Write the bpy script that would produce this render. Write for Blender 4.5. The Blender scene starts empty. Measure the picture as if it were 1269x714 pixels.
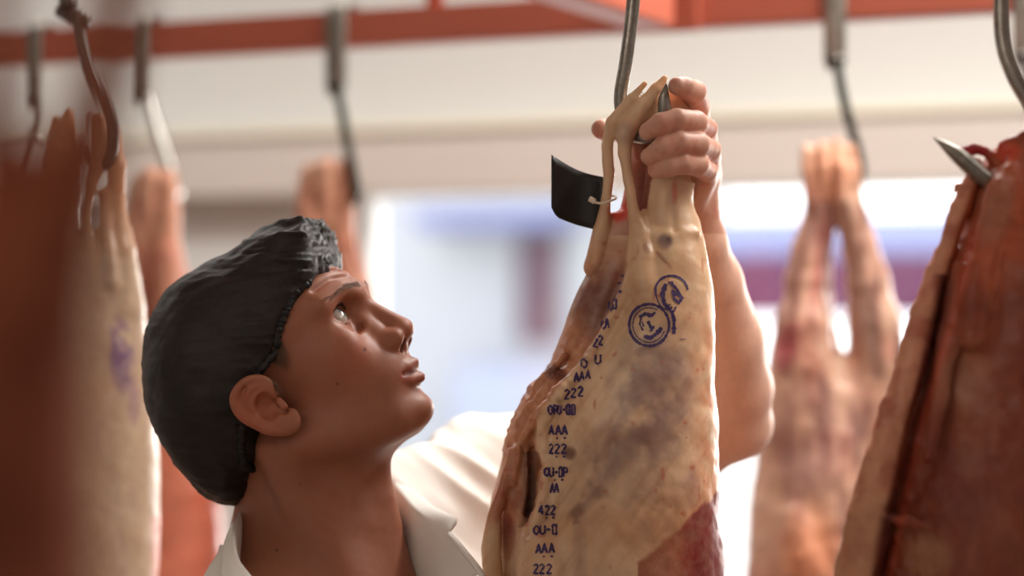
import bpy, math, random
import numpy as np
from mathutils import Vector
from mathutils.bvhtree import BVHTree
random.seed(7); RNG = np.random.RandomState(11)
SC = bpy.context.scene; COL = SC.collection
F32 = np.float32
# ------------------------------------------------------------------ camera frame
FPX = 2400.0; CX, CY = 634.5, 357.0; HORIZON = 395.0
CAM = np.array([0.0, 0.0, 1.60]); PITCH = math.atan((HORIZON - CY) / FPX)
RIGHT = np.array([1.0, 0, 0]); UP = np.array([0, -math.sin(PITCH), math.cos(PITCH)])
BACK = np.array([0, -math.cos(PITCH), -math.sin(PITCH)])
def A(*a): return np.array(a, dtype=float)
def pix(u, v, d):
    return CAM + RIGHT * ((u - CX) * d / FPX) - UP * ((v - CY) * d / FPX) - BACK * d
# ------------------------------------------------------------------ noise
_T = RNG.rand(32, 32, 32).astype(F32) * 2 - 1
def vnoise(P):
    P = np.asarray(P, dtype=F32); i = np.floor(P).astype(np.int64); f = P - i; f = f * f * (3 - 2 * f)
    i0 = i & 31; i1 = (i + 1) & 31
    x0, y0, z0 = i0.T; x1, y1, z1 = i1.T; fx, fy, fz = f.T
    def L(a, b, t): return a + (b - a) * t
    return L(L(L(_T[x0, y0, z0], _T[x1, y0, z0], fx), L(_T[x0, y1, z0], _T[x1, y1, z0], fx), fy),
             L(L(_T[x0, y0, z1], _T[x1, y0, z1], fx), L(_T[x0, y1, z1], _T[x1, y1, z1], fx), fy), fz)
def fbm(P, o=3):
    s = 0; a = 1.0; P = np.asarray(P, dtype=F32)
    for k in range(o):
        s = s + a * vnoise(P + 7.3 * k); P = P * 2.03; a *= .5
    return s
# ------------------------------------------------------------------ implicit surfaces
class Sdf:
    def __init__(self): self.ops = []
    def add(self, fn, lo, hi, k=0.0, sub=False):
        self.ops.append((fn, np.array(lo, float), np.array(hi, float), float(k), sub)); return self
    def bounds(self):
        lo = np.min([o[1] for o in self.ops if not o[4]], axis=0); hi = np.max([o[2] for o in self.ops if not o[4]], axis=0)
        return lo, hi
    def __call__(self, P, blo=None, bhi=None, pad=0.0):
        d = np.full(len(P), 1e3, dtype=F32); kmax = max(o[3] for o in self.ops)
        for fn, lo, hi, k, sub in self.ops:
            if blo is not None:
                m = kmax + pad
                if np.any(lo - m > bhi) or np.any(hi + m < blo): continue
            g = fn(P)
            if sub:
                g = -g
                if k > 0:
                    h = np.clip(k - np.abs(d - g), 0, None) / k; d = np.maximum(d, g) + h * h * k * .25
                else: d = np.maximum(d, g)
            else:
                if k > 0:
                    h = np.clip(k - np.abs(d - g), 0, None) / k; d = np.minimum(d, g) - h * h * k * .25
                else: d = np.minimum(d, g)
        return d
def f_cap(a, b, ra, rb):
    a = np.array(a, F32); ba = (np.array(b, F32) - a); L = float(ba @ ba) + 1e-9
    def fn(P):
        pa = P - a; t = np.clip((pa @ ba) / L, 0, 1)
        return np.linalg.norm(pa - t[:, None] * ba, axis=1) - (ra + (rb - ra) * t)
    return fn
def chain(S, pts, k=0.0, sub=False, kin=0.0, tr=None):
    """pts: (x,y,z,r) joined by tapered round segments"""
    pts = [np.array(p, float) for p in pts]
    fns = [f_cap(p[:3], q[:3], p[3], q[3]) for p, q in zip(pts[:-1], pts[1:])]
    def fn(P):
        d = fns[0](P)
        for g in fns[1:]:
            e = g(P)
            if kin > 0:
                h = np.clip(kin - np.abs(d - e), 0, None) / kin; d = np.minimum(d, e) - h * h * kin * .25
            else: d = np.minimum(d, e)
        return d
    lo = np.min([p[:3] - p[3] for p in pts], axis=0); hi = np.max([p[:3] + p[3] for p in pts], axis=0)
    S.add(fn, lo, hi, k, sub)
def f_ell(c, r, R=None):
    c = np.array(c, F32); r = np.array(r, F32)
    def fn(P):
        q = P - c
        if R is not None: q = q @ R
        k0 = np.linalg.norm(q / r, axis=1); k1 = np.linalg.norm(q / (r * r), axis=1) + 1e-6
        return np.where(k0 < .02, -r.min(), k0 * (k0 - 1) / k1)
    return fn
def ell(S, c, r, k=0.0, sub=False, R=None):
    m = max(r); c = np.array(c, float)
    S.add(f_ell(c, r, None if R is None else np.array(R, F32)), c - m, c + m, k, sub)
def cubic(t, x, y):
    """smooth monotone-ish interpolation of table y(x)"""
    x = np.asarray(x, float); y = np.asarray(y, float)
    m = np.gradient(y, x); i = np.clip(np.searchsorted(x, t) - 1, 0, len(x) - 2)
    h = x[i + 1] - x[i]; s = np.clip((t - x[i]) / h, 0, 1)
    return ((2*s**3-3*s**2+1)*y[i] + (s**3-2*s**2+s)*h*m[i] + (-2*s**3+3*s**2)*y[i+1] + (s**3-s**2)*h*m[i+1])
def slices(S, rows, k=0.0, sub=False):
    """rows (z, xl, xr, yc, b) stacked elliptical sections along z (rising z)"""
    rows = sorted(rows); T = np.array(rows, float); z = T[:, 0]
    zz = np.linspace(z[0], z[-1], 400); tab = [cubic(zz, z, T[:, j]).astype(F32) for j in (1, 2, 3, 4)]
    def fn(P):
        q = P[:, 2]; xl, xr, yc, b = [np.interp(q, zz, t).astype(F32) for t in tab]
        c = (xl + xr) * .5; a = np.maximum((xr - xl) * .5, 1e-3); b = np.maximum(b, 1e-3)
        dx = (P[:, 0] - c) / a; dy = (P[:, 1] - yc) / b
        g = np.sqrt(dx * dx + dy * dy) + 1e-5
        d = (g - 1) * g / (np.sqrt((dx / a) ** 2 + (dy / b) ** 2) + 1e-6)
        d = np.where(g < .05, -np.minimum(a, b), d)
        return np.maximum(d, np.maximum(z[0] - q, q - z[-1])).astype(F32)
    S.add(fn, (T[:, 1].min(), (T[:, 3] - T[:, 4]).min(), z[0]), (T[:, 2].max(), (T[:, 3] + T[:, 4]).max(), z[-1]), k, sub)
def polygonize(S, h, n=18, pad=4.0):
    lo, hi = S.bounds(); lo = lo - pad - h; hi = hi + pad + h
    nb = np.ceil((hi - lo) / (h * n)).astype(int); N = nb * n + 2
    B = np.stack(np.meshgrid(*[np.arange(k) for k in nb], indexing='ij'), -1).reshape(-1, 3)
    C = (lo + (B + .5) * n * h).astype(F32); half = .5 * n * h * math.sqrt(3)
    keep = []
    for s in range(0, len(C), 20000):
        dc = S(C[s:s + 20000]); keep.append(np.abs(dc) < half * 1.35 + 2 * h)
    B = B[np.concatenate(keep)]
    g = np.stack(np.meshgrid(*[np.arange(n + 1)] * 3, indexing='ij'), -1).reshape(-1, 3)
    keys, verts, quads = [], [], []
    corner = [(i, j, k) for i in (0, 1) for j in (0, 1) for k in (0, 1)]
    edges = [(a, b) for a in range(8) for b in range(a + 1, 8) if sum(x != y for x, y in zip(corner[a], corner[b])) == 1]
    cor = np.array(corner)
    def key(I): return I[:, 0] + N[0] * (I[:, 1] + N[1] * I[:, 2])
    for b in B:
        base = b * n; P = (lo + (base + g) * h).astype(F32)
        d = S(P, P[0], P[-1], 3 * h).reshape((n + 1,) * 3)
        ins = d < 0
        if ins.all() or not ins.any(): continue
        cnt = sum(ins[i:n + i, j:n + j, k:n + k].astype(np.int8) for i, j, k in corner)
        act = np.argwhere((cnt > 0) & (cnt < 8))
        if len(act) == 0: continue
        dv = np.stack([d[act[:, 0] + i, act[:, 1] + j, act[:, 2] + k] for i, j, k in corner], 1)
        acc = np.zeros((len(act), 3)); num = np.zeros(len(act))
        for a, c in edges:
            da, dc = dv[:, a], dv[:, c]; x = (da < 0) != (dc < 0)
            t = np.where(x, da / np.where(x, da - dc, 1), 0)
            acc += np.where(x[:, None], cor[a] + (cor[c] - cor[a]) * t[:, None], 0); num += x
        verts.append(lo + (base + act + acc / num[:, None]) * h); keys.append(key(base + act))
        for ax in range(3):
            sl0 = [slice(0, n)] * 3; sl1 = list(sl0); sl1[ax] = slice(1, n + 1)
            e = np.argwhere(ins[tuple(sl0)] != ins[tuple(sl1)])
            if len(e) == 0: continue
            flip = ins[tuple(sl0)][tuple(e.T)]
            o1 = np.zeros(3, int); o1[(ax + 1) % 3] = -1; o2 = np.zeros(3, int); o2[(ax + 2) % 3] = -1
            G = base + e; q = np.stack([key(G), key(G + o1), key(G + o1 + o2), key(G + o2)], 1)
            q = np.where(flip[:, None], q, q[:, ::-1]); quads.append(q)
    K = np.concatenate(keys); V = np.concatenate(verts); Q = np.concatenate(quads)
    o = np.argsort(K); K = K[o]; V = V[o]
    ix = np.clip(np.searchsorted(K, Q), 0, len(K) - 1); ok = (K[ix] == Q).all(1)
    return V, ix[ok]
def vnormals(V, Q):
    a = V[Q[:, 2]] - V[Q[:, 0]]; b = V[Q[:, 3]] - V[Q[:, 1]]; n = np.cross(a, b); N = np.zeros_like(V)
    for k in range(4):
        for j in range(3): N[:, j] += np.bincount(Q[:, k], n[:, j], len(V))
    return N / (np.linalg.norm(N, axis=1)[:, None] + 1e-12)
def lin(c):
    c = np.asarray(c, float) / 255.0
    return np.where(c <= .04045, c / 12.92, ((c + .055) / 1.055) ** 2.4)
# ------------------------------------------------------------------ object helpers
def obj(name, me, mat=None, parent=None):
    o = bpy.data.objects.new(name, me); COL.objects.link(o)
    if mat is not None: me.materials.append(mat)
    if parent is not None: o.parent = parent; o.matrix_parent_inverse = parent.matrix_world.inverted()
    return o
def tag(o, label=None, cat=None, group=None, kind=None):
    if label: o['label'] = label
    if cat: o['category'] = cat
    if group: o['group'] = group
    if kind: o['kind'] = kind
    return o
def np_mesh(name, V, Q, col=None, smooth=True):
    me = bpy.data.meshes.new(name); n, m = len(V), len(Q); k = Q.shape[1]
    me.vertices.add(n); me.vertices.foreach_set('co', np.ascontiguousarray(V, dtype=F32).ravel())
    me.loops.add(m * k); me.loops.foreach_set('vertex_index', np.ascontiguousarray(Q, dtype=np.int32).ravel())
    me.polygons.add(m); me.polygons.foreach_set('loop_start', np.arange(0, m * k, k, dtype=np.int32))
    me.update(calc_edges=True); me.validate()
    if smooth: me.polygons.foreach_set('use_smooth', np.ones(len(me.polygons), dtype=bool))
    if col is not None:
        at = me.color_attributes.new('Tint', 'FLOAT_COLOR', 'POINT')
        c = np.ones((n, 4), F32); c[:, :3] = col; at.data.foreach_set('color', c.ravel())
    me.update(); return me
class MB:
    """collects plain geometry for one mesh"""
    def __init__(self): self.v = []; self.f = []; self.sm = []
    def add(self, V, Fc, smooth=False):
        b = len(self.v); self.v += [tuple(float(x) for x in p) for p in V]
        for q in Fc: self.f.append([i + b for i in q]); self.sm.append(smooth)
        return self
    def box(self, c, s, ax=None, bev=0.0):
        c = np.array(c, float); s = np.array(s, float) / 2; ax = np.eye(3) if ax is None else np.array(ax)
        if bev <= 0:
            V = [c + (x * s[0]) * ax[0] + (y * s[1]) * ax[1] + (z * s[2]) * ax[2] for x in (-1, 1) for y in (-1, 1) for z in (-1, 1)]
            return self.add(V, [(0, 1, 3, 2), (4, 6, 7, 5), (0, 4, 5, 1), (2, 3, 7, 6), (0, 2, 6, 4), (1, 5, 7, 3)])
        import bmesh
        bm = bmesh.new(); bmesh.ops.create_cube(bm, size=1)
        for w in bm.verts: w.co = Vector((w.co.x * 2 * s[0], w.co.y * 2 * s[1], w.co.z * 2 * s[2]))
        bmesh.ops.bevel(bm, geom=bm.edges[:], offset=bev, segments=2, affect='EDGES')
        bm.verts.index_update()
        self.add([c + w.co.x * ax[0] + w.co.y * ax[1] + w.co.z * ax[2] for w in bm.verts], [[w.index for w in fc.verts] for fc in bm.faces])
        bm.free(); return self
    def tube(self, pts, r, n=14, sub=6, ell=None):
        P = np.array(pts, float); m = len(P); rr = np.full(m, r, float) if np.isscalar(r) else np.array(r, float)
        if sub > 1 and m > 2:
            t = np.linspace(0, m - 1, (m - 1) * sub + 1); x = np.arange(m)
            P = np.stack([cubic(t, x, P[:, j]) for j in range(3)], 1); rr = np.maximum(cubic(t, x, rr), 1e-5)
        T = np.gradient(P, axis=0); T /= np.linalg.norm(T, axis=1)[:, None] + 1e-12
        u = np.cross(T[0], (0, 0, 1.0) if abs(T[0][2]) < .9 else (0, 1.0, 0)); u /= np.linalg.norm(u); V = []
        for p, t, q in zip(P, T, rr):
            u = u - t * (u @ t); u /= np.linalg.norm(u); w = np.cross(t, u)
            for a in range(n):
                th = 2 * math.pi * a / n; V.append(p + q * (math.cos(th) * u + math.sin(th) * w * (ell or 1)))
        k = len(P); Fc = [(i * n + a, i * n + (a + 1) % n, (i + 1) * n + (a + 1) % n, (i + 1) * n + a) for i in range(k - 1) for a in range(n)]
        V += [P[0], P[-1]]; Fc += [(k * n, (a + 1) % n, a) for a in range(n)] + [(k * n + 1, (k - 1) * n + a, (k - 1) * n + (a + 1) % n) for a in range(n)]
        return self.add(V, Fc, True)
    def grid(self, G, thick=0.0):
        """G[i][j] points -> sheet; thick>0 gives it a back side and rims"""
        G = np.array(G, float); a, b = G.shape[:2]
        V = G.reshape(-1, 3); Fc = [(i * b + j, i * b + j + 1, (i + 1) * b + j + 1, (i + 1) * b + j) for i in range(a - 1) for j in range(b - 1)]
        if thick <= 0: return self.add(V, Fc, True)
        N = vnormals(V, np.array(Fc)); n = len(V); V2 = np.vstack([V, V - N * thick])
        F2 = list(Fc) + [tuple(n + i for i in q[::-1]) for q in Fc]
        rim = [i * b for i in range(a)] + [(a - 1) * b + j for j in range(1, b)] + [i * b + b - 1 for i in range(a - 2, -1, -1)] + [j for j in range(b - 2, 0, -1)]
        for p, q in zip(rim, rim[1:] + rim[:1]): F2.append((p, n + p, n + q, q)[::-1])
        return self.add(V2, F2, True)
    def build(self, name, mat=None, parent=None):
        me = bpy.data.meshes.new(name); me.from_pydata(self.v, [], self.f); me.validate()
        me.polygons.foreach_set('use_smooth', self.sm[:len(me.polygons)] if len(self.sm) >= len(me.polygons) else [True] * len(me.polygons))
        import bmesh
        bm = bmesh.new(); bm.from_mesh(me); bmesh.ops.recalc_face_normals(bm, faces=bm.faces[:]); bm.to_mesh(me); bm.free()
        return obj(name, me, mat, parent)
def empty(name, loc):
    o = bpy.data.objects.new(name, None); COL.objects.link(o); o.location = loc; o.empty_display_size = .05
    bpy.context.view_layer.update(); return o
# ------------------------------------------------------------------ materials
def mat(name, base=(200, 200, 200), rough=.5, metal=0.0, tint=False, n1=None, n2=None, bump=None, sss=0.0, sssr=(1, .35, .2), spec=.5, sheen=0.0, emit=None, emits=0.0, coat=0.0):
    """n1/n2: (scale, amount, colour) mottling by noise;  bump: list of (scale, strength, distance)"""
    m = bpy.data.materials.new(name); m.use_nodes = True; nt = m.node_tree; b = nt.nodes['Principled BSDF']; L = nt.links.new
    tc = nt.nodes.new('ShaderNodeTexCoord')
    if tint:
        src = nt.nodes.new('ShaderNodeAttribute'); src.attribute_name = 'Tint'; cur = src.outputs['Color']
    else:
        src = nt.nodes.new('ShaderNodeRGB'); src.outputs[0].default_value = (*lin(base), 1); cur = src.outputs[0]
    for nn in (n1, n2):
        if not nn: continue
        sc, amt, colr = nn[:3]; no = nt.nodes.new('ShaderNodeTexNoise'); no.inputs['Scale'].default_value = sc; no.inputs['Detail'].default_value = 5
        if len(nn) > 3:
            mp = nt.nodes.new('ShaderNodeMapping'); mp.inputs['Scale'].default_value = nn[3]; L(tc.outputs['Object'], mp.inputs[0]); L(mp.outputs[0], no.inputs['Vector'])
        else: L(tc.outputs['Object'], no.inputs['Vector'])
        rp = nt.nodes.new('ShaderNodeMapRange'); rp.inputs[1].default_value = .38; rp.inputs[2].default_value = .68; rp.inputs[3].default_value = 0; rp.inputs[4].default_value = amt
        L(no.outputs['Fac'], rp.inputs[0]); mx = nt.nodes.new('ShaderNodeMix'); mx.data_type = 'RGBA'
        L(rp.outputs[0], mx.inputs['Factor']); L(cur, mx.inputs['A']); mx.inputs['B'].default_value = (*lin(colr), 1); cur = mx.outputs['Result']
    L(cur, b.inputs['Base Color'])
    b.inputs['Roughness'].default_value = rough; b.inputs['Metallic'].default_value = metal; b.inputs['Specular IOR Level'].default_value = spec
    if sss: b.inputs['Subsurface Weight'].default_value = sss; b.inputs['Subsurface Radius'].default_value = sssr; b.inputs['Subsurface Scale'].default_value = .006
    if sheen: b.inputs['Sheen Weight'].default_value = sheen
    if coat: b.inputs['Coat Weight'].default_value = coat; b.inputs['Coat Roughness'].default_value = .2
    if emit: b.inputs['Emission Color'].default_value = (*lin(emit), 1); b.inputs['Emission Strength'].default_value = emits
    prev = None
    for sc, st, di in (bump or []):
        no = nt.nodes.new('ShaderNodeTexNoise'); no.inputs['Scale'].default_value = sc; no.inputs['Detail'].default_value = 4; L(tc.outputs['Object'], no.inputs['Vector'])
        bp = nt.nodes.new('ShaderNodeBump'); bp.inputs['Strength'].default_value = st; bp.inputs['Distance'].default_value = di
        L(no.outputs['Fac'], bp.inputs['Height'])
        if prev: L(prev, bp.inputs['Normal'])
        prev = bp.outputs[0]
    if prev: L(prev, b.inputs['Normal'])
    return m
M = {}
M['flesh'] = mat('flesh', tint=True, rough=.40, n1=(38, .16, (132, 78, 58)), n2=(110, .14, (226, 205, 170)), bump=[(260, .16, .001), (60, .14, .002)], sss=.15, spec=.45, coat=.08)
M['flesh_red'] = mat('flesh_red', tint=True, rough=.42, n1=(30, .2, (96, 34, 22)), n2=(90, .14, (190, 104, 66)), bump=[(200, .2, .001), (50, .2, .003)], sss=.1, spec=.4)
M['flesh_dull'] = mat('flesh_dull', tint=True, rough=.85, n1=(14, .3, (92, 42, 26)), bump=[(60, .2, .002)], spec=.08)
M['skin'] = mat('skin', tint=True, rough=.5, n1=(120, .12, (140, 70, 50)), bump=[(900, .12, .0004)], sss=.12, spec=.4)
M['coat'] = mat('coat_cotton', (250, 247, 240), .85, n1=(30, .06, (232, 226, 214)), bump=[(700, .1, .0006)], sheen=.2)
M['net'] = mat('net_fabric', (22, 14, 10), .55, n1=(26, .7, (48, 30, 18)), n2=(700, .5, (10, 8, 7)), bump=[(1400, .25, .0005), (140, .3, .002)], sheen=.04, spec=.36)
M['band'] = mat('elastic', (22, 21, 22), .6, bump=[(500, .5, .001)], spec=.4)
M['brow'] = mat('brow_hair', (112, 76, 52), .6)
M['hair'] = mat('hair', (112, 82, 58), .5)
M['steel'] = mat('steel', (150, 146, 138), .32, .9, n1=(120, .5, (92, 86, 76)), n2=(300, .35, (180, 176, 170)), bump=[(220, .25, .0008)])
M['bright_steel'] = mat('bright_steel', (205, 205, 200), .22, .95, n1=(90, .3, (160, 158, 150)))
M['dark_steel'] = mat('dark_steel', (92, 88, 84), .36, .85, n1=(100, .4, (60, 56, 52)))
M['rod_black'] = mat('dark_wire', (66, 70, 62), .4, .6)
M['rail'] = mat('rail_paint', (184, 98, 76), .5, n1=(6, .35, (164, 82, 62)), bump=[(90, .15, .001)])
M['tag'] = mat('tag_plastic', (34, 33, 31), .55, bump=[(400, .1, .0004)])
M['tie'] = mat('tie_plastic', (226, 214, 196), .5)
M['ink'] = mat('ink', (52, 36, 92), .6, n1=(260, .5, (96, 70, 110)))
M['eye'] = mat('eye', tint=True, rough=.12, spec=.6)
M['trouser'] = mat('trouser_cloth', (60, 66, 84), .9, bump=[(300, .2, .001)])
M['shoe'] = mat('boot_rubber', (236, 234, 228), .5)
M['wall'] = mat('wall_paint', (214, 213, 210), .7, n1=(1.2, .12, (206, 203, 198)), bump=[(60, .06, .001)])
M['header'] = mat('header_paint', (204, 194, 186), .65, n1=(3, .2, (194, 182, 174)))
M['trim'] = mat('trim_paint', (232, 226, 208), .5)
M['ceil'] = mat('ceiling_paint', (238, 236, 230), .8)
M['floor'] = mat('floor_tile', (150, 120, 104), .5, n1=(4, .3, (126, 98, 84)))
M['frame'] = mat('window_frame_paint', (225, 225, 222), .5)
M['lampbody'] = mat('lamp_housing', (235, 235, 235), .5)
# ------------------------------------------------------------------ hanging carcasses
class Frame:
    """a carcass is shaped in its own units: 1 unit = the size of one picture pixel at its distance d0"""
    def __init__(self, d0): self.d = d0; self.s = d0 / FPX
    def q(self, u, v, w=0.0, r=None):
        k = 1 + w / FPX; p = ((u - CX) * k, w, (CY - v) * k)
        return p if r is None else p + (r,)
    def rows(self, R): return [((CY - v), (a - CX) * (1 + w / FPX), (b - CX) * (1 + w / FPX), w, t) for v, a, b, w, t in R]
    def world(self, V): return CAM + (V[:, :1] * RIGHT + V[:, 2:3] * UP - V[:, 1:2] * BACK) * self.s - BACK * self.d
    def uv(self, V):
        k = 1 + V[:, 1] / FPX; return V[:, 0] / k + CX, CY - V[:, 2] / k, V[:, 1]
def finish(fr, S, h, name, colour, disp, hang, n=18, mt='flesh'):
    V, Q = polygonize(S, h, n); N = vnormals(V, Q)
    V = V + N * disp(V, *fr.uv(V))[:, None]
    c = lin(colour(V, N, *fr.uv(V))); W = fr.world(V); o0 = pix(*hang)
    me = np_mesh(name, W - o0, Q, c); o = obj(name, me, M[mt]); o.location = o0; bpy.context.view_layer.update()
    return o, W, Q
def blob(u, v, cu, cv, ru, rv, ang=0.0):
    a = math.radians(ang); du, dv = u - cu, v - cv
    x = (du * math.cos(a) + dv * math.sin(a)) / ru; y = (-du * math.sin(a) + dv * math.cos(a)) / rv
    return np.clip(1.25 - (x * x + y * y), 0, 1)
def over(c, m, colr): return c * (1 - m[:, None]) + np.array(colr, float) * m[:, None]

# ---- the carcass being inspected
fr = Frame(1.66); S = Sdf(); q = fr.q
def ch(S, pts, k=0.0, **kw): chain(S, [q(*p) for p in pts], k, **kw)
# far hind leg (left in view)
slices(S, fr.rows([(262, 752, 800, 30, 16), (285, 741, 806, 32, 22), (330, 733, 815, 38, 32), (362, 717, 812, 42, 42), (422, 692, 800, 48, 50), (460, 673, 775, 50, 56), (482, 656, 760, 50, 58), (505, 643, 750, 50, 60), (540, 630, 745, 50, 62),
                   (570, 624, 745, 52, 64), (600, 616, 750, 54, 66), (630, 608, 760, 56, 68), (680, 604, 770, 58, 70), (714, 606, 770, 60, 76), (800, 612, 780, 60, 90), (950, 634, 800, 50, 95), (1150, 660, 820, 40, 95), (1350, 690, 830, 40, 80)]), 6)
ch(S, [(790, 150, 22, 12), (795, 200, 28, 15), (791, 250, 30, 20), (785, 300, 34, 28)], 8)
ch(S, [(799, 104, -14, 3.5), (783, 121, -12, 5.5), (759, 152, -8, 7), (753, 180, 0, 8), (755, 212, 6, 7.5), (752, 245, 10, 7.5), (746, 285, 18, 10), (738, 330, 28, 14)], 3, kin=2)
# near hind leg and trunk
slices(S, fr.rows([(226, 803, 862, 12, 26), (245, 801, 860, 12, 28), (275, 797, 868, 10, 33), (295, 793, 872, 8, 38), (320, 783, 877, 6, 46), (345, 777, 880, 6, 54), (365, 767, 882, 6, 60), (400, 749, 884, 6, 68), (440, 724, 885, 6, 78), (460, 711, 886, 6, 84),
                   (480, 694, 886, 8, 90), (500, 678, 887, 10, 96), (520, 667, 888, 10, 100), (550, 664, 889, 12, 104), (580, 671, 890, 14, 108), (605, 667, 891, 16, 112), (630, 662, 892, 18, 115), (650, 654, 893, 20, 118), (680, 645, 894, 22, 120), (714, 640, 896, 24, 122),
                   (800, 645, 893, 26, 125), (950, 655, 885, 26, 128), (1150, 675, 870, 26, 120), (1400, 705, 850, 26, 95), (1600, 735, 830, 26, 70), (1720, 752, 818, 26, 52)]), 5)
ch(S, [(838, 118, 20, 13), (838, 140, 16, 16)], 6); ch(S, [(812, 120, 6, 10), (822, 150, 8, 18), (829, 195, 10, 24), (832, 240, 12, 27)], 8)
ch(S, [(824, 97, -12, 4), (813, 110, -13, 7), (797, 130, -13, 9), (780, 156, -13, 12.5), (775, 170, -13, 12), (774, 190, -12, 9), (779, 222, -15, 7), (784, 255, -17, 7), (790, 285, -16, 10), (796, 320, -20, 18), (806, 370, -26, 26)], 4, kin=3)
ch(S, [(806, 118, 2, 5), (802, 140, 6, 9), (790, 165, 10, 12), (794, 195, 14, 10)], 3)
ch(S, [(808, 290, -14, 6), (798, 262, -6, 4), (795, 288, -22, 7)], 8)
ch(S, [(796, 287, -14, 5), (830, 292, -24, 5), (862, 289, -16, 4)], 9)
# muscle seams along the shank and rump
ch(S, [(830, 232, -20, 3), (833, 262, -24, 4), (836, 285, -28, 2)], 6, sub=True)
ch(S, [(760, 548, -90, 3), (745, 610, -104, 4), (712, 640, -104, 4)], 10, sub=True)
# open pelvic cavity and the step cut in the flank
ch(S, [(662, 545, -6, 4), (662, 575, -8, 8), (659, 610, -10, 10), (655, 638, -12, 11), (650, 652, -14, 8)], 4, sub=True); ch(S, [(662, 560, 6, 6), (659, 610, 8, 9), (654, 645, 6, 9)], 4, sub=True)
ch(S, [(648, 640, -80, 12), (645, 648, -20, 12)], 3, sub=True)
slices(S, fr.rows([(650, 642, 700, -20, 40), (660, 640, 705, -24, 52), (680, 637, 710, -26, 60), (714, 636, 715, -28, 66), (800, 634, 720, -30, 72), (900, 650, 740, -30, 70)]), 14)
ch(S, [(630, 645, 0, 7), (628, 665, 0, 10), (630, 690, 0, 5)], 5, sub=True)
ch(S, [(634, 560, 6, 6), (624, 600, 4, 8), (612, 640, 0, 9), (609, 680, -2, 11), (613, 730, -4, 13), (618, 800, -2, 14)], 14)
# rolled fat edge of the near flank
edge = [(776, 345), (768, 368), (752, 398), (738, 425), (724, 445), (708, 466), (688, 487), (672, 510), (667, 535), (668, 556), (676, 578), (671, 600), (668, 622), (662, 642), (652, 656)]
ch(S, [(u + 5, v, -26 - 16 * min(1, i / 6.0), 5 + 3 * min(1, i / 6) + 1.5 * math.sin(i * 2.1)) for i, (u, v) in enumerate(edge)], 9, kin=4)
ch(S, [(768, 340, 0, 5), (745, 398, -6, 7), (716, 446, -8, 7), (680, 486, -10, 7), (662, 512, -8, 6), (659, 545, -6, 6), (664, 575, 0, 8)], 5, sub=True)
# folds on the far leg
for a in ([(722, 448, 0, 4), (690, 470, -2, 7), (655, 505, 0, 5)], [(712, 470, -4, 5), (676, 500, -6, 8), (645, 548, -2, 5), (636, 600, 0, 3)], [(700, 440, 0, 3), (668, 475, 10, 5), (640, 530, 16, 4)]):
    ch(S, a, 7, kin=3)
def disp(V, u, v, w):
    d = fbm(V / 55.0, 3) * 2.6 + fbm(V / 12.0, 2) * .35
    rag = np.clip(1 - np.abs(u - np.interp(v, [e[1] for e in edge], [e[0] for e in edge]) - 3) / 16, 0, 1) * (v > 430) * (v < 670)
    d = d + rag * vnoise(V / 7.0) * 3.0 + np.clip((730 - u) / 60, 0, 1) * (v > 430) * (v < 560) * vnoise(np.stack([(u * .6 + v * .8) / 26, (u * .8 - v * .6) / 5.0, w / 20], 1)) * 2.2
    return d * np.clip((v - 80) / 120, .25, 1)
FAT = (226, 192, 156)
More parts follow.
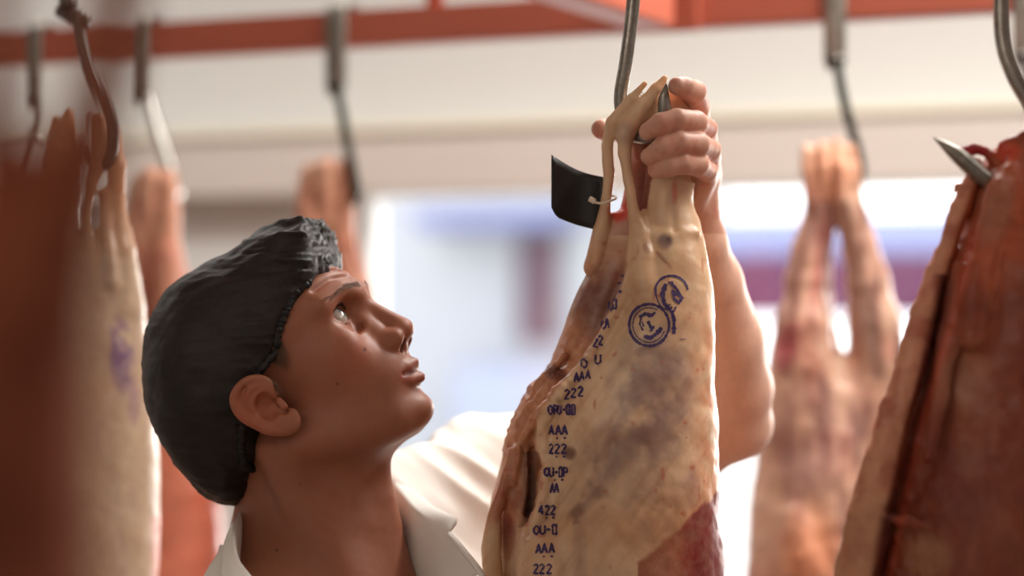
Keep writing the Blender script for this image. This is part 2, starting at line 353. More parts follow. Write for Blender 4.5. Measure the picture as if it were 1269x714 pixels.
def colour(V, N, u, v, w):
    n = fbm(V / 70.0, 3); n2 = fbm(V / 22.0 + 9, 3)
    c = np.tile(np.array(FAT, float), (len(V), 1))
    c = over(c, np.clip(.5 * n + .1, 0, .5), (196, 146, 104)); c = over(c, np.clip(.5 * n2 - .05, 0, .35), (224, 200, 164))
    near = (w < 12)
    st = fbm(np.stack([(u * .82 + v * .57) / 7.0, (u * -.57 + v * .82) / 60.0, w / 40], 1) + 5, 3) * np.clip((v - 330) / 90, 0, 1)
    c = over(c, np.clip(st * .7 - .05, 0, .35), (232, 208, 176)); c = over(c, np.clip(-st * .6 - .1, 0, .3), (176, 128, 98))
    gx = np.interp(v, [380, 430, 480, 520, 560, 600, 640], [830, 790, 772, 756, 738, 726, 708]); gr = np.interp(v, [380, 430, 480, 520, 550, 575, 640], [836, 858, 868, 862, 836, 780, 730])
    gm = np.clip((u - gx) / 12, 0, 1) * np.clip((gr - u) / 16, 0, 1) * np.clip((v - 385) / 60, 0, 1) * near * np.clip(.72 + n * .6 + st * .3, 0, 1)
    c = over(c, gm * .9, (134, 102, 96))
    bd = np.clip(1 - np.abs(u - gx - 6) / 7, 0, 1) * (v > 430) * (v < 650) * near * np.clip(.4 + n2 * 1.6, 0, 1); c = over(c, bd * .8, (98, 70, 64))
    for a in ((806, 505, 58, 85, 12, .75, (140, 112, 104)), (770, 548, 62, 34, -20, .6, (150, 118, 104)), (785, 450, 30, 50, 20, .35, (156, 128, 112)), (815, 625, 45, 55, 0, .45, (158, 122, 106)), (858, 604, 14, 28, 0, .5, (140, 108, 108)), (733, 600, 34, 60, 25, .3, (158, 122, 96)),
              (744, 612, 12, 10, 20, .9, (112, 74, 60)), (716, 634, 18, 8, -35, .8, (116, 80, 64)), (706, 562, 9, 9, 0, .8, (112, 76, 62)), (824, 300, 10, 10, 0, .75, (92, 70, 72)), (801, 306, 5, 10, -10, .85, (110, 66, 56)),
              (800, 372, 40, 26, 0, .45, (172, 128, 92)), (840, 250, 16, 30, 0, .4, (172, 142, 120)), (760, 580, 14, 30, 30, .5, (152, 124, 108))):
        c = over(c, blob(u, v, *a[:5]) * a[5] * near * np.clip(.75 + .8 * n2, 0, 1.2), a[6])
    c = over(c, np.clip((u - 848) / 30, 0, 1) * near * np.clip((v - 360) / 60, 0, 1) * .65 * np.clip(.8 + n2, 0, 1), (216, 140, 98))
    c = over(c, np.clip((v - 560) / 90, 0, 1) * .45 * near * np.clip(.5 + n, 0, 1), (210, 154, 108))
    c = over(c, np.clip(1 - np.abs(v - 305 - (u - 806) * 1.05) / 5, 0, 1) * (u > 800) * (u < 832) * .7 * near * np.clip(.6 + n2 * 1.5, 0, 1), (120, 62, 40))
    meat = np.clip((v - (598 + (896 - u) * .95 + n2 * 6)) / 7, 0, 1) * (u > 790)
    c = over(c, meat * np.clip((u - 826) / 36, .3, 1) * .95, (122, 20, 26)); c = over(c, meat * np.clip((850 - u) / 50, 0, 1) * .75, (158, 88, 60))
    eu = np.interp(v, [250, 300] + [e[1] for e in edge], [776, 782] + [e[0] for e in edge]); far = np.maximum(np.clip((w - 10) / 14, 0, 1) * (u < 800) * np.clip((v - 250) / 40, 0, 1), np.clip((eu - 1 - u) / 5, 0, 1) * np.clip((v - 290) / 70, 0, 1) * np.clip((668 - v) / 30, 0, 1))
    c = over(c, far * .85, (192, 126, 88)); c = over(c, far * np.clip(n2 + .1, 0, .6), (150, 82, 60))
    c = over(c, far * blob(u, v, 752, 375, 44, 50, 25) * .85, (110, 66, 58)); c = over(c, far * blob(u, v, 688, 462, 18, 10, 20) * .9, (104, 42, 34)); c = over(c, far * blob(u, v, 768, 320, 28, 45) * .6, (150, 88, 76))
    c = over(c, np.clip(1 - np.abs(u - 786) / 30, 0, 1) ** .5 * (v > 108) * (v < 292) * np.clip((w - 0) / 6, 0, 1) * .8, (168, 84, 70)); c = over(c, blob(u, v, 800, 240, 15, 55, 5) * (w > 2) * .75, (142, 70, 60)); c = over(c, blob(u, v, 776, 166, 14, 16) * .5, (176, 150, 136)); c = over(c, blob(u, v, 768, 262, 15, 13) * (w > 6) * .95, (226, 60, 40)); c = over(c, blob(u, v, 766, 240, 9, 36) * (w > 2) * .9, (228, 74, 50)); c = over(c, blob(u, v, 799, 106, 9, 10) * .7, (240, 196, 132)); c = over(c, blob(u, v, 838, 122, 16, 14) * .8, (232, 150, 112))
    c = over(c, blob(u, v, 806, 98, 24, 14) * .6, (232, 172, 120)); c = over(c, blob(u, v, 798, 180, 18, 34) * .5, (196, 118, 96)); c = over(c, blob(u, v, 836, 238, 4, 16) * near * .8, (206, 110, 92))
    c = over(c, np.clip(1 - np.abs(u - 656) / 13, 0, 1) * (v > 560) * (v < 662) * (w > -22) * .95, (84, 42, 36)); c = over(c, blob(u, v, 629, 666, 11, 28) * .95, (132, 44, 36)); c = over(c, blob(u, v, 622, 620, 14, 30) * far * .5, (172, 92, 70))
    c = over(c, np.clip((v - 640) / 30, 0, 1) * (u < 640) * (w < 30) * .5, (206, 170, 132))
    sp = np.clip((vnoise(V / 9.0 + 31) - .72) * 8, 0, 1); c = over(c, sp * .45 * (v > 300), (180, 76, 56))
    return np.clip(c, 0, 255)
carc, CW, CQ = finish(fr, S, 2.2, 'lamb_carcass', colour, disp, (800, 150, 1.655))
tag(carc, 'pale lamb carcass with violet ink stamps, gripped by the raised hand', 'carcass', 'lamb carcasses on hooks')
tree = BVHTree.FromPolygons([tuple(p) for p in CW], CQ.tolist())
camv = Vector(CAM)
def press(uvs, lift=.0006):
    """lay points seen at picture places onto the carcass skin"""
    out = []
    for u, v in uvs:
        d = (Vector(pix(u, v, 1.0)) - camv).normalized(); h = tree.ray_cast(camv, d)
        p = h[0] if h[0] is not None and h[3] < 1.72 else None
        out.append(None if p is None else p + (h[1] if h[1].dot(d) < 0 else -h[1]) * lift)
    return out
class Ink:
    def __init__(self): self.m = MB(); self.r = random.Random(3)
    def stroke(self, pts, wd):
        P = []
        for (a, b), (c, d) in zip(pts[:-1], pts[1:]):
            n = max(2, int(math.hypot(c - a, d - b) / 1.5)); P += [(a + (c - a) * i / n, b + (d - b) * i / n) for i in range(n)]
        P.append(pts[-1]); n = len(P); L, Rr = [], []
        for i, (u, v) in enumerate(P):
            a = P[max(0, i - 1)]; b = P[min(n - 1, i + 1)]; l = math.hypot(b[0] - a[0], b[1] - a[1]) + 1e-6; nx, ny = -(b[1] - a[1]) / l, (b[0] - a[0]) / l
            wv = wd * (.7 + .75 * self.r.random()) / 2; L.append((u + nx * wv, v + ny * wv)); Rr.append((u - nx * wv, v - ny * wv))
        A3, B3 = press(L), press(Rr); 
        for i in range(n - 1):
            q4 = (A3[i], A3[i + 1], B3[i + 1], B3[i])
            if any(p is None for p in q4) or max((q4[0] - q4[k]).length for k in (1, 2, 3)) > .006: continue
            self.m.add(q4, [(0, 1, 2, 3)])
GLY = {'A': [[(0, 1), (.5, 0), (1, 1)], [(.2, .65), (.8, .65)]], '2': [[(.05, .2), (.5, 0), (.95, .25), (.05, 1), (1, 1)]], 'O': [[(.5, 0), (1, .3), (1, .7), (.5, 1), (0, .7), (0, .3), (.5, 0)]],
       'U': [[(0, 0), (0, .8), (.5, 1), (1, .8), (1, 0)]], '-': [[(.1, .5), (.9, .5)]], '0': [[(.1, 0), (.9, 0), (.9, 1), (.1, 1), (.1, 0)]], 'P': [[(0, 1), (0, 0), (.9, .1), (.9, .5), (0, .55)]],
       '4': [[(.7, 1), (.7, 0), (0, .7), (1, .7)]], '.': [[(.4, .9), (.6, 1)]], ' ': []}
ink = Ink()
for u, v, t, w, sk in ((697, 508, 'OPU-00', 34, 0), (693, 533, 'AAA', 25, 0), (692, 556, '222', 24, -.05), (690, 585, 'OU-0P', 30, 0), (688, 605, 'AA', 13, 0), (679, 632, '422', 23, 0), (677, 657, 'OU-0', 30, -.05), (676, 680, 'AAA', 24, -.1), (673, 705, '222', 24, 0),
                       (712, 487, '222', 26, -.35), (722, 466, 'AAA', 22, -.5), (733, 448, 'O U', 26, -.55), (742, 423, '22', 14, -.7), (750, 402, 'AA', 12, -.7), (760, 378, 'U0', 12, -.9), (769, 356, '2', 7, -.6), (772, 342, '-', 6, -1)):
    n = len(t); cw = w / n; hh = 11.5
    for i, chx in enumerate(t):
        x0 = u - w / 2 + i * cw
        for st in GLY[chx]: ink.stroke([(x0 + px * cw * .78 + .4 * math.sin(i * 3 + v), v - hh / 2 + py * hh + (i - n / 2 + .5) * cw * sk * .5) for px, py in st], 2.3)
    if v > 500 and i % 2 == 0: ink.stroke([(u - 3, v + 9.5), (u - 1, v + 10.5)], 2.4); ink.stroke([(u + 6, v + 9.5), (u + 9, v + 10)], 2.2)
o = ink.m.build('ink_grading_mark', M['ink'], carc); tag(o, 'rows of violet grading letters and figures along the seam')
def ring(ink, cu, cv, ru, rv, wd, a0=0, a1=360, ang=0):
    n = 40; c, s = math.cos(math.radians(ang)), math.sin(math.radians(ang))
    P = [(ru * math.cos(math.radians(a0 + (a1 - a0) * i / n)), rv * math.sin(math.radians(a0 + (a1 - a0) * i / n))) for i in range(n + 1)]
    ink.stroke([(cu + x * c - y * s, cv + x * s + y * c) for x, y in P], wd)
ink = Ink(); ring(ink, 804.5, 403, 24.5, 26, 3.0); ring(ink, 804.5, 403, 20, 21.5, 1.2, 20, 300)
for st, wd in (([(792, 393), (800, 389), (808, 391), (812, 387)], 3.5), ([(795, 392), (793, 402), (797, 410)], 1.8), ([(803, 398), (807, 407), (811, 405), (806, 411)], 3.2), ([(798, 417), (806, 419), (815, 413), (820, 406)], 4), ([(813, 412), (819, 410)], 4.5), ([(802, 388), (806, 393)], 4), ([(798, 405), (796, 399)], 1.6)): ink.stroke(st, wd)
o = ink.m.build('round_ink_stamp', M['ink'], carc); tag(o, 'complete ring stamp in violet ink')
ink = Ink(); ring(ink, 832, 361, 20, 19, 2.4, 150, 345, 10); ring(ink, 831, 363, 18, 22, 1.4, 90, 190, 0)
for st, wd in (([(825, 352), (821, 365), (823, 376), (830, 384)], 5), ([(832, 352), (838, 358), (845, 370), (841, 376), (835, 370), (833, 360), (838, 366)], 3), ([(826, 378), (832, 384), (837, 384), (842, 389)], 7), ([(832, 385), (835, 396), (835, 414)], 4.5), ([(839, 363), (846, 371)], 5), ([(828, 351), (834, 350)], 3)): ink.stroke(st, wd)
o = ink.m.build('round_ink_stamp', M['ink'], carc); tag(o, 'smudged and incomplete ring stamp in violet ink')
m_sm = mat('faint_ink', (146, 112, 120), .6); ink = Ink(); ink.stroke([(846, 412), (845, 435), (847, 455)], 10)
ink.m.build('ink_smear', m_sm, carc)

# ---- carcass at the right edge, seen from its cut side
fr = Frame(1.5); S = Sdf(); q = fr.q
slices(S, fr.rows([(182, 1232, 1330, 20, 30), (215, 1212, 1400, 20, 60), (245, 1199, 1430, 20, 80), (300, 1179, 1450, 20, 100), (340, 1152, 1460, 20, 110), (400, 1136, 1470, 20, 120), (460, 1122, 1475, 20, 128), (520, 1106, 1480, 20, 132), (580, 1092, 1480, 20, 135), (640, 1075, 1480, 20, 140),
                   (714, 1062, 1480, 20, 145), (900, 1070, 1470, 20, 150), (1200, 1120, 1450, 20, 140), (1500, 1180, 1420, 20, 100), (1750, 1240, 1380, 20, 60)]), 4)
ch(S, [(1212, 206, 0, 7), (1190, 258, -10, 11), (1172, 312, -18, 13), (1160, 340, -26, 13), (1145, 385, -34, 14), (1130, 450, -40, 17), (1110, 510, -44, 20), (1094, 570, -48, 22), (1078, 635, -50, 25), (1064, 714, -50, 28), (1060, 820, -10, 34), (1080, 1000, 0, 30), (1130, 1250, 10, 20)], 5, kin=6)
ch(S, [(1185, 300, -50, 3), (1168, 378, -70, 6), (1152, 440, -80, 9), (1142, 500, -84, 10), (1132, 555, -86, 8), (1121, 590, -84, 4)], 5, sub=True)
ch(S, [(1108, 630, -100, 6), (1098, 670, -100, 9), (1088, 720, -100, 10), (1088, 800, -90, 8)], 6, sub=True)
ch(S, [(1170, 300, -60, 2), (1156, 380, -60, 3), (1146, 420, -50, 2)], 6, sub=True)
ch(S, [(1186, 330, -40, 6), (1176, 420, -64, 9), (1164, 500, -80, 9), (1150, 570, -90, 8)], 8)
ch(S, [(1100, 640, -80, 5), (1130, 648, -95, 6), (1155, 655, -100, 4)], 6)
ch(S, [(1270, 190, -14, 10), (1236, 240, -44, 14), (1212, 330, -72, 14), (1205, 420, -90, 12)], 30)
ch(S, [(1245, 182, -6, 9), (1262, 176, -6, 9), (1290, 165, 0, 12)], 8)
ch(S, [(1192, 192, -6, 6), (1208, 184, -6, 7), (1222, 188, -4, 6), (1236, 200, -4, 9)], 4)
ch(S, [(1191, 205, -12, 3), (1200, 198, -14, 4), (1212, 202, -12, 5)], 2)
ch(S, [(1188, 232, -8, 4), (1194, 240, -8, 5), (1198, 246, -6, 5)], 3); ch(S, [(1181, 237, -8, 1.5), (1188, 232, -8, 3)], 1)
def disp(V, u, v, w): return fbm(V / 60.0, 3) * 4 + fbm(V / 14.0, 2) * 1.1 + np.clip((1150 - u + (420 - v) * -.25) / 60, 0, 1) * vnoise(V / 8.0) * 1.6
def colour(V, N, u, v, w):
    n = fbm(V / 80.0, 3); n2 = fbm(V / 24.0 + 9, 3); n3 = fbm(np.stack([u / 30, v / 110, w / 60], 1) + 3, 3)
    c = np.tile(np.array((136, 66, 42), float), (len(V), 1))
    c = over(c, np.clip(n * .9 + .1, 0, .75), (120, 46, 30)); c = over(c, np.clip(n3 * .8 - .15, 0, .55), (172, 112, 84)); c = over(c, np.clip(n2 * .5 - .15, 0, .3), (156, 84, 54))
    e = np.interp(v, [170, 240, 300, 340, 400, 460, 520, 580, 640, 714], [1240, 1205, 1186, 1176, 1162, 1143, 1125, 1112, 1100, 1085])
    fl = np.clip((e - u) / 5, 0, 1) * (v > 215)
    c = over(c, blob(u, v, 1235, 260, 60, 110, 8) * .6, (204, 98, 58)); c = over(c, fl * .9, (226, 164, 132)); c = over(c, fl * np.clip(n2, 0, .7), (176, 92, 74)); c = over(c, fl * np.clip((v - 560) / 80, 0, 1) * .6, (214, 170, 128))  # the first, orange patch paints in light falling on the top of this carcass
    cut = np.clip(1 - np.abs(u - np.interp(v, [378, 440, 500, 555, 600, 640, 714], [1169, 1153, 1143, 1132, 1120, 1102, 1090])) / 14, 0, 1) * (v > 340) * (w > -88)
    c = over(c, cut, (84, 30, 26))
    c = over(c, np.clip(1 - np.abs(u - e - 18) / 10, 0, 1) * (v > 230) * .6, (204, 84, 56)); c = over(c, blob(u, v, 1232, 255, 26, 50, 10) * .45, (150, 122, 106)); c = over(c, blob(u, v, 1195, 470, 34, 50, 15) * .5, (206, 160, 134))
    c = over(c, blob(u, v, 1150, 690, 34, 36) * .5, (206, 168, 130)); c = over(c, blob(u, v, 1208, 187, 22, 9) * .95, (168, 36, 44)); c = over(c, blob(u, v, 1248, 188, 18, 14) * .7, (222, 72, 46)); c = over(c, blob(u, v, 1198, 202, 12, 6) * (w < -8) * .8, (206, 172, 120))
    return np.clip(c, 0, 255)
o, _, _ = finish(fr, S, 3.2, 'lamb_carcass', colour, disp, (1262, 210, 1.5), mt='flesh_red'); tag(o, 'reddish-brown opened carcass at the right edge, with a long dark cut slit', 'carcass', 'lamb carcasses on hooks')

# ---- carcass in the right background, both hind legs spread
fr = Frame(2.35); S = Sdf(); q = fr.q
ch(S, [(1008, 192, -4, 12), (1013, 225, 0, 15), (1014, 262, 0, 13), (1004, 305, 0, 20), (998, 350, 0, 25), (996, 400, 0, 34), (994, 450, 4, 42), (990, 520, 10, 48)], 8, kin=6)
ch(S, [(1044, 188, 0, 12), (1050, 225, 0, 17), (1052, 262, 0, 18), (1064, 305, 0, 20), (1074, 350, 0, 26), (1083, 400, 0, 32), (1088, 450, 4, 36), (1078, 520, 10, 46)], 8, kin=6)
ch(S, [(1022, 185, -8, 9), (1028, 215, -6, 12), (1030, 250, 0, 8), (1026, 290, 6, 8), (1022, 335, 10, 9), (1024, 400, 16, 12), (1030, 470, 20, 20)], 4)
slices(S, fr.rows([(440, 990, 1092, 24, 30), (480, 950, 1112, 26, 52), (540, 940, 1114, 28, 66), (600, 933, 1112, 28, 76), (660, 927, 1110, 28, 82), (714, 924, 1108, 28, 86), (850, 922, 1104, 28, 90), (1050, 930, 1100, 28, 84), (1300, 960, 1075, 28, 50), (1370, 990, 1050, 28, 30)]), 12)
ch(S, [(999, 184, -8, 6), (1002, 215, -10, 8), (1006, 250, -10, 6)], 2); ch(S, [(1018, 179, -14, 5), (1020, 210, -16, 7), (1022, 245, -12, 5)], 2); ch(S, [(1036, 176, -12, 6), (1040, 205, -18, 7), (1044, 250, -18, 7)], 2); ch(S, [(1056, 182, -8, 5), (1060, 212, -10, 7), (1062, 260, -8, 7)], 2)
ch(S, [(1012, 470, -60, 4), (1010, 560, -70, 7), (1022, 640, -70, 4)], 10, sub=True)
ch(S, [(985, 640, -36, 14), (1000, 690, -44, 24), (1020, 760, -46, 26)], 12); ch(S, [(1030, 600, -30, 12), (1034, 680, -40, 18), (1040, 760, -40, 20)], 8)
def disp(V, u, v, w): return fbm(V / 45.0, 3) * 3 + fbm(V / 12.0, 2) * .8
def colour(V, N, u, v, w):
    n = fbm(V / 60.0, 3); n3 = fbm(np.stack([u / 16, v / 90, w / 60], 1) + 3, 3)
    c = np.tile(np.array((228, 182, 158), float), (len(V), 1)); c = over(c, np.clip(n * .9, 0, .7), (206, 134, 116)); c = over(c, np.clip(n3 * 1.5 - .1, 0, .85) * (v > 250), (128, 84, 80)); c = over(c, np.clip(-n3 * 1.4 - .2, 0, .7), (234, 196, 170)); lu = np.interp(v, [250, 300, 350, 400, 450], [1012, 998, 986, 980, 975]); c = over(c, np.clip(1 - np.abs(u - lu) / 12, 0, 1) * (v > 250) * (v < 470) * .8, (132, 84, 80)); lu = np.interp(v, [250, 300, 350, 400, 450], [1045, 1055, 1066, 1080, 1090]); c = over(c, np.clip(1 - np.abs(u - lu) / 11, 0, 1) * (v > 250) * (v < 470) * .7, (130, 96, 88))
    c = over(c, blob(u, v, 1005, 545, 52, 80, 8) * .75 * np.clip(.8 + n3, 0, 1.2), (124, 78, 82)); c = over(c, blob(u, v, 975, 430, 16, 34, 15) * .7, (176, 66, 84)); c = over(c, blob(u, v, 1006, 690, 40, 70) * .8, (222, 142, 102))
    c = over(c, blob(u, v, 1070, 400, 16, 80, -12) * .5, (150, 122, 112)); c = over(c, blob(u, v, 1015, 330, 8, 80, 8) * .6, (172, 82, 78)); c = over(c, blob(u, v, 1030, 210, 44, 40) * .6, (230, 158, 122))
    return np.clip(c, 0, 255)
o, _, _ = finish(fr, S, 3.6, 'lamb_carcass', colour, disp, (1062, 215, 2.35)); tag(o, 'blurred carcass with two spread hind legs in front of the bright window', 'carcass', 'lamb carcasses on hooks')

# ---- carcass at the left, behind the man's back
fr = Frame(1.95); S = Sdf(); q = fr.q
ch(S, [(88, 140, 0, 7), (80, 185, 0, 17), (74, 240, 4, 24), (62, 310, 6, 34), (50, 390, 10, 44)], 8, kin=6); ch(S, [(72, 150, 4, 6), (66, 200, 4, 10), (58, 260, 4, 14)], 5)
ch(S, [(140, 160, 4, 7), (143, 205, 4, 11), (141, 250, 6, 12), (150, 310, 6, 16), (152, 380, 10, 28)], 8, kin=6)
ch(S, [(118, 146, -4, 9), (124, 190, 0, 12), (110, 225, -6, 8), (104, 270, -10, 6), (107, 320, -14, 7), (122, 370, -20, 9)], 5, kin=4); ch(S, [(128, 240, 0, 9), (132, 300, -10, 8), (138, 350, -20, 10)], 6)
slices(S, fr.rows([(285, 30, 160, 14, 24), (320, 18, 166, 14, 40), (380, 4, 178, 16, 56), (440, -8, 187, 18, 68), (500, -16, 193, 18, 76), (560, -22, 197, 18, 82), (650, -24, 198, 18, 88), (714, -22, 196, 18, 90), (900, -10, 185, 18, 92), (1150, 15, 165, 18, 80), (1420, 55, 130, 18, 48)]), 10)
def disp(V, u, v, w): return fbm(V / 60.0, 2) * 2.2 + fbm(V / 14.0, 2) * .4
def colour(V, N, u, v, w):
    n = fbm(V / 60.0, 3); n2 = fbm(V / 20.0 + 4, 3); c = np.tile(np.array((184, 156, 130), float), (len(V), 1))
    c = over(c, np.clip(n * .8, 0, .6), (190, 150, 118)); c = over(c, np.clip(fbm(np.stack([u / 14, v / 70, w / 40], 1), 3) * .6, 0, .35), (172, 142, 128)); c = over(c, np.clip((330 - v) / 140, 0, .75), (206, 134, 92))
    c = over(c, np.clip(1.1 - np.abs(u - 108) / 14, 0, 1) * (v > 215) * (v < 330) * (w > 0) * .8, (110, 58, 46))
    c = over(c, blob(u, v, 150, 440, 18, 48, -6) * np.clip(.55 + 1.3 * n2, 0, 1) * .95, (104, 72, 112)); c = over(c, blob(u, v, 166, 500, 7, 30) * .6, (150, 112, 128)); c = over(c, np.clip((u - 184) / 10, 0, 1) * (v > 640) * .7, (196, 96, 76))
    return np.clip(c, 0, 255)
o, _, _ = finish(fr, S, 3.0, 'lamb_carcass', colour, disp, (134, 190, 1.95)); tag(o, 'pale carcass with a smeared purple stamp, hanging behind the hair net', 'carcass', 'lamb carcasses on hooks')

# ---- dark blurred carcass nearest the camera
fr = Frame(.60); S = Sdf(); q = fr.q
ch(S, [(152, -330, 0, 24), (150, -150, 0, 30), (146, 0, 0, 34), (124, 110, 0, 38), (92, 210, 0, 46), (56, 300, 6, 60), (20, 390, 14, 84)], 20, kin=10)
ch(S, [(-10, -330, 20, 14), (-6, -60, 20, 20), (-4, 80, 20, 26), (4, 200, 20, 40), (10, 320, 20, 60)], 20, kin=10)
slices(S, fr.rows([(290, -60, 70, 30, 40), (350, -170, 92, 40, 110), (440, -260, 106, 50, 180), (540, -330, 112, 60, 230), (640, -370, 112, 60, 260), (760, -390, 112, 60, 280), (1000, -400, 108, 60, 300), (1500, -380, 70, 60, 290), (2300, -340, 0, 60, 230), (3000, -290, -60, 60, 130)]), 30)
def disp(V, u, v, w): return fbm(V / 120.0, 3) * 8
def colour(V, N, u, v, w):
    n = fbm(V / 140.0, 3); c = np.tile(np.array((132, 76, 56), float), (len(V), 1)); c = over(c, np.clip(n, 0, .6), (104, 50, 32)); c = over(c, np.clip(-n * .5, 0, .3), (132, 76, 52)); return c
o, _, _ = finish(fr, S, 9, 'lamb_carcass', colour, disp, (150, -300, .6), mt='flesh_dull'); tag(o, 'very blurred dark brown carcass nearest the camera, cut by the left edge', 'carcass', 'lamb carcasses on hooks')

# ---- smaller carcasses on the back rail, one shaped and copied
fr = Frame(2.6); S = Sdf(); q = fr.q
ch(S, [(384, 214, 0, 13), (382, 260, 0, 14), (388, 310, 0, 17), (380, 370, 0, 26), (372, 440, 4, 36)], 8, kin=5); ch(S, [(424, 212, 0, 13), (428, 255, 0, 14), (424, 305, 0, 18), (436, 370, 0, 26), (442, 440, 4, 36)], 8, kin=5)
ch(S, [(404, 210, -8, 14), (402, 250, -6, 14), (406, 290, 0, 10), (408, 340, 10, 10)], 5)
slices(S, fr.rows([(420, 352, 462, 14, 36), (480, 336, 478, 14, 56), (560, 328, 486, 14, 66), (660, 326, 488, 14, 72), (850, 332, 482, 14, 74), (1050, 350, 462, 14, 62), (1260, 378, 436, 14, 36)]), 12)
def disp(V, u, v, w): return fbm(V / 40.0, 3) * 3 + fbm(V / 10.0, 2) * .8
def colour(V, N, u, v, w):
    n = fbm(V / 50.0, 3); n3 = fbm(np.stack([u / 16, v / 80, w / 60], 1) + 3, 3); c = np.tile(np.array((218, 158, 132), float), (len(V), 1)); c = over(c, np.clip(n, 0, .7), (206, 110, 82)); c = over(c, np.clip(n3 - .1, 0, .7) * (v > 300), (176, 110, 96))
    c = over(c, blob(u, v, 392, 214, 22, 18) * .8, (240, 196, 168)); c = over(c, np.clip((v - 480) / 160, 0, .7), (214, 104, 78)); return np.clip(c, 0, 255)
HANG = pix(430, 225, 2.6)
o, _, _ = finish(fr, S, 4.5, 'lamb_carcass', colour, disp, (430, 225, 2.6)); tag(o, 'small blurred orange-pink leg bundle above the front of the hair net', 'carcass', 'lamb carcasses on hooks')
for u, v, d, lab, sc, rz in ((212, 236, 2.62, 'blurred reddish carcass between the pale stamped carcass and the hair net', 1.0, -.35), (24, 232, 2.85, 'blurred carcass on the back rail at the far left, its shanks beside the pale bundle', .85, .3)):
    c = o.copy(); COL.objects.link(c); c.location = pix(u, v, d); c.rotation_euler = (0, 0, rz); c.scale = (sc,) * 3; c['label'] = lab
# ------------------------------------------------------------------ hooks, each from its rail into its carcass
def wpts(P): return [pix(*p) for p in P]
def rad(r, d): return r * d / FPX
h = empty('meat_hook', pix(785, -150, 1.655)); tag(h, 'worn steel hook holding the stamped carcass above the gripping hand', 'hook', 'meat hooks')
T0 = [(812, -170, 1.64), (800, -195, 1.655), (786, -170, 1.668), (788, -60, 1.665), (784, 10, 1.66), (776, 75, 1.658), (769, 120, 1.662), (773, 150, 1.664), (779, 162, 1.662), (786, 168, 1.659), (802, 171, 1.652), (821, 165, 1.647), (824, 145, 1.643), (823, 122, 1.639), (826, 103, 1.638)]
MB().tube(wpts(T0), [rad(8.5, 1.65)] * 12 + [rad(9, 1.65), rad(7, 1.65), rad(.8, 1.65)], 18).build('shaft', M['steel'], h)
h = empty('meat_hook', pix(1245, -150, 1.5)); tag(h, 'grey steel hook at the top right corner, its point showing left of the opened carcass', 'hook', 'meat hooks')
MB().tube(wpts([(1262, -220, 1.48), (1250, -245, 1.5), (1240, -215, 1.515), (1242, -60, 1.51), (1242, 40, 1.505), (1256, 92, 1.50), (1282, 140, 1.50), (1300, 190, 1.5), (1290, 240, 1.495), (1255, 248, 1.49), (1218, 220, 1.487), (1186, 192, 1.485), (1157, 170, 1.485)]), [rad(10, 1.5)] * 10 + [rad(11, 1.5), rad(9.5, 1.5), rad(1, 1.5)], 18).build('shaft', M['steel'], h)
h = empty('meat_hook', pix(92, -100, 1.95)); tag(h, 'dark rusty hook with a thick collar above the pale carcass at the left', 'hook', 'meat hooks')
MB().tube(wpts([(110, -100, 1.935), (95, -118, 1.945), (82, -100, 1.96), (84, -40, 1.955), (86, 12, 1.95)]), rad(12, 1.95), 14).build('hanger', M['dark_steel'], h)
MB().tube(wpts([(74, 12, 1.95), (92, 22, 1.945), (112, 28, 1.94)]), rad(9, 1.95), 14).build('collar', M['dark_steel'], h)
MB().tube(wpts([(98, 14, 1.94), (102, 45, 1.94), (112, 85, 1.938), (126, 120, 1.935), (137, 155, 1.935), (136, 190, 1.94), (124, 205, 1.95), (108, 196, 1.955), (104, 180, 1.955)]), [rad(8, 1.95)] * 8 + [rad(1.5, 1.95)], 14).build('shaft', M['dark_steel'], h)
# ------------------------------------------------------------------ the butcher; body frame in mm: R right, T towards the camera, U up
D0 = 1.70; OU, OV = 368.0, 505.0
OR = np.array([(OU - CX) * D0 / FPX * 1000, (CY - OV) * D0 / FPX * 1000])
def pm(u, v, d, r=None):
    p = ((u - CX) * d / FPX * 1000 - OR[0], (D0 - d) * 1000, (CY - v) * d / FPX * 1000 - OR[1])
    return p if r is None else p + (r,)
def pr(u, v, d, rpx): return pm(u, v, d, rpx * d / FPX * 1000)
def body_world(V): V = V / 1000.0; return CAM + (V[:, :1] + OR[0] / 1000) * RIGHT + (V[:, 2:3] + OR[1] / 1000) * UP + (V[:, 1:2] - D0) * BACK
hp, hy = math.radians(35), math.radians(13)
HX = A(math.cos(hp) * math.cos(hy), math.cos(hp) * math.sin(hy), math.sin(hp)); HZ = A(-math.sin(hp) * math.cos(hy), -math.sin(hp) * math.sin(hy), math.cos(hp)); HN = A(-math.sin(hy), math.cos(hy), 0)
HR = np.stack([HX, HN, HZ], 1).astype(F32)        # local (fwd, near side, up) -> frame
def h2f(x, y, z): return HX * x + HN * y + HZ * z
class Head:
    """symmetric head in its own axes, added as one operand"""
    def __init__(self): self.S = Sdf()
    def fn(self):
        S = self.S
        def f(P):
            L = P @ HR; L[:, 1] = np.abs(L[:, 1]); lo = L.min(0) - 2; hi = L.max(0) + 2
            return S(L, lo, hi, 44.0)
        return f
H = Head(); s = H.S
ell(s, (0, 0, 62), (95, 73, 72)); ell(s, (36, 0, 54), (72, 64, 60), 10)
ell(s, (43, 0, -4), (60, 57, 72), 14); ell(s, (73, 0, -22), (34, 38, 32), 22)
chain(s, [(104, 6, 51, 7), (98, 24, 53, 8), (82, 46, 51, 8)], 12); ell(s, (64, 45, 12), (26, 15, 18), 22)
chain(s, [(4, 54, -34, 15), (34, 45, -50, 15), (74, 22, -62, 15)], 22); ell(s, (85, 0, -63), (19, 21, 15.5), 12); ell(s, (50, 0, -50), (36, 38, 22), 16)
ell(s, (101, 31, 34), (16, 17, 13), 10, True)                                             # eye sockets
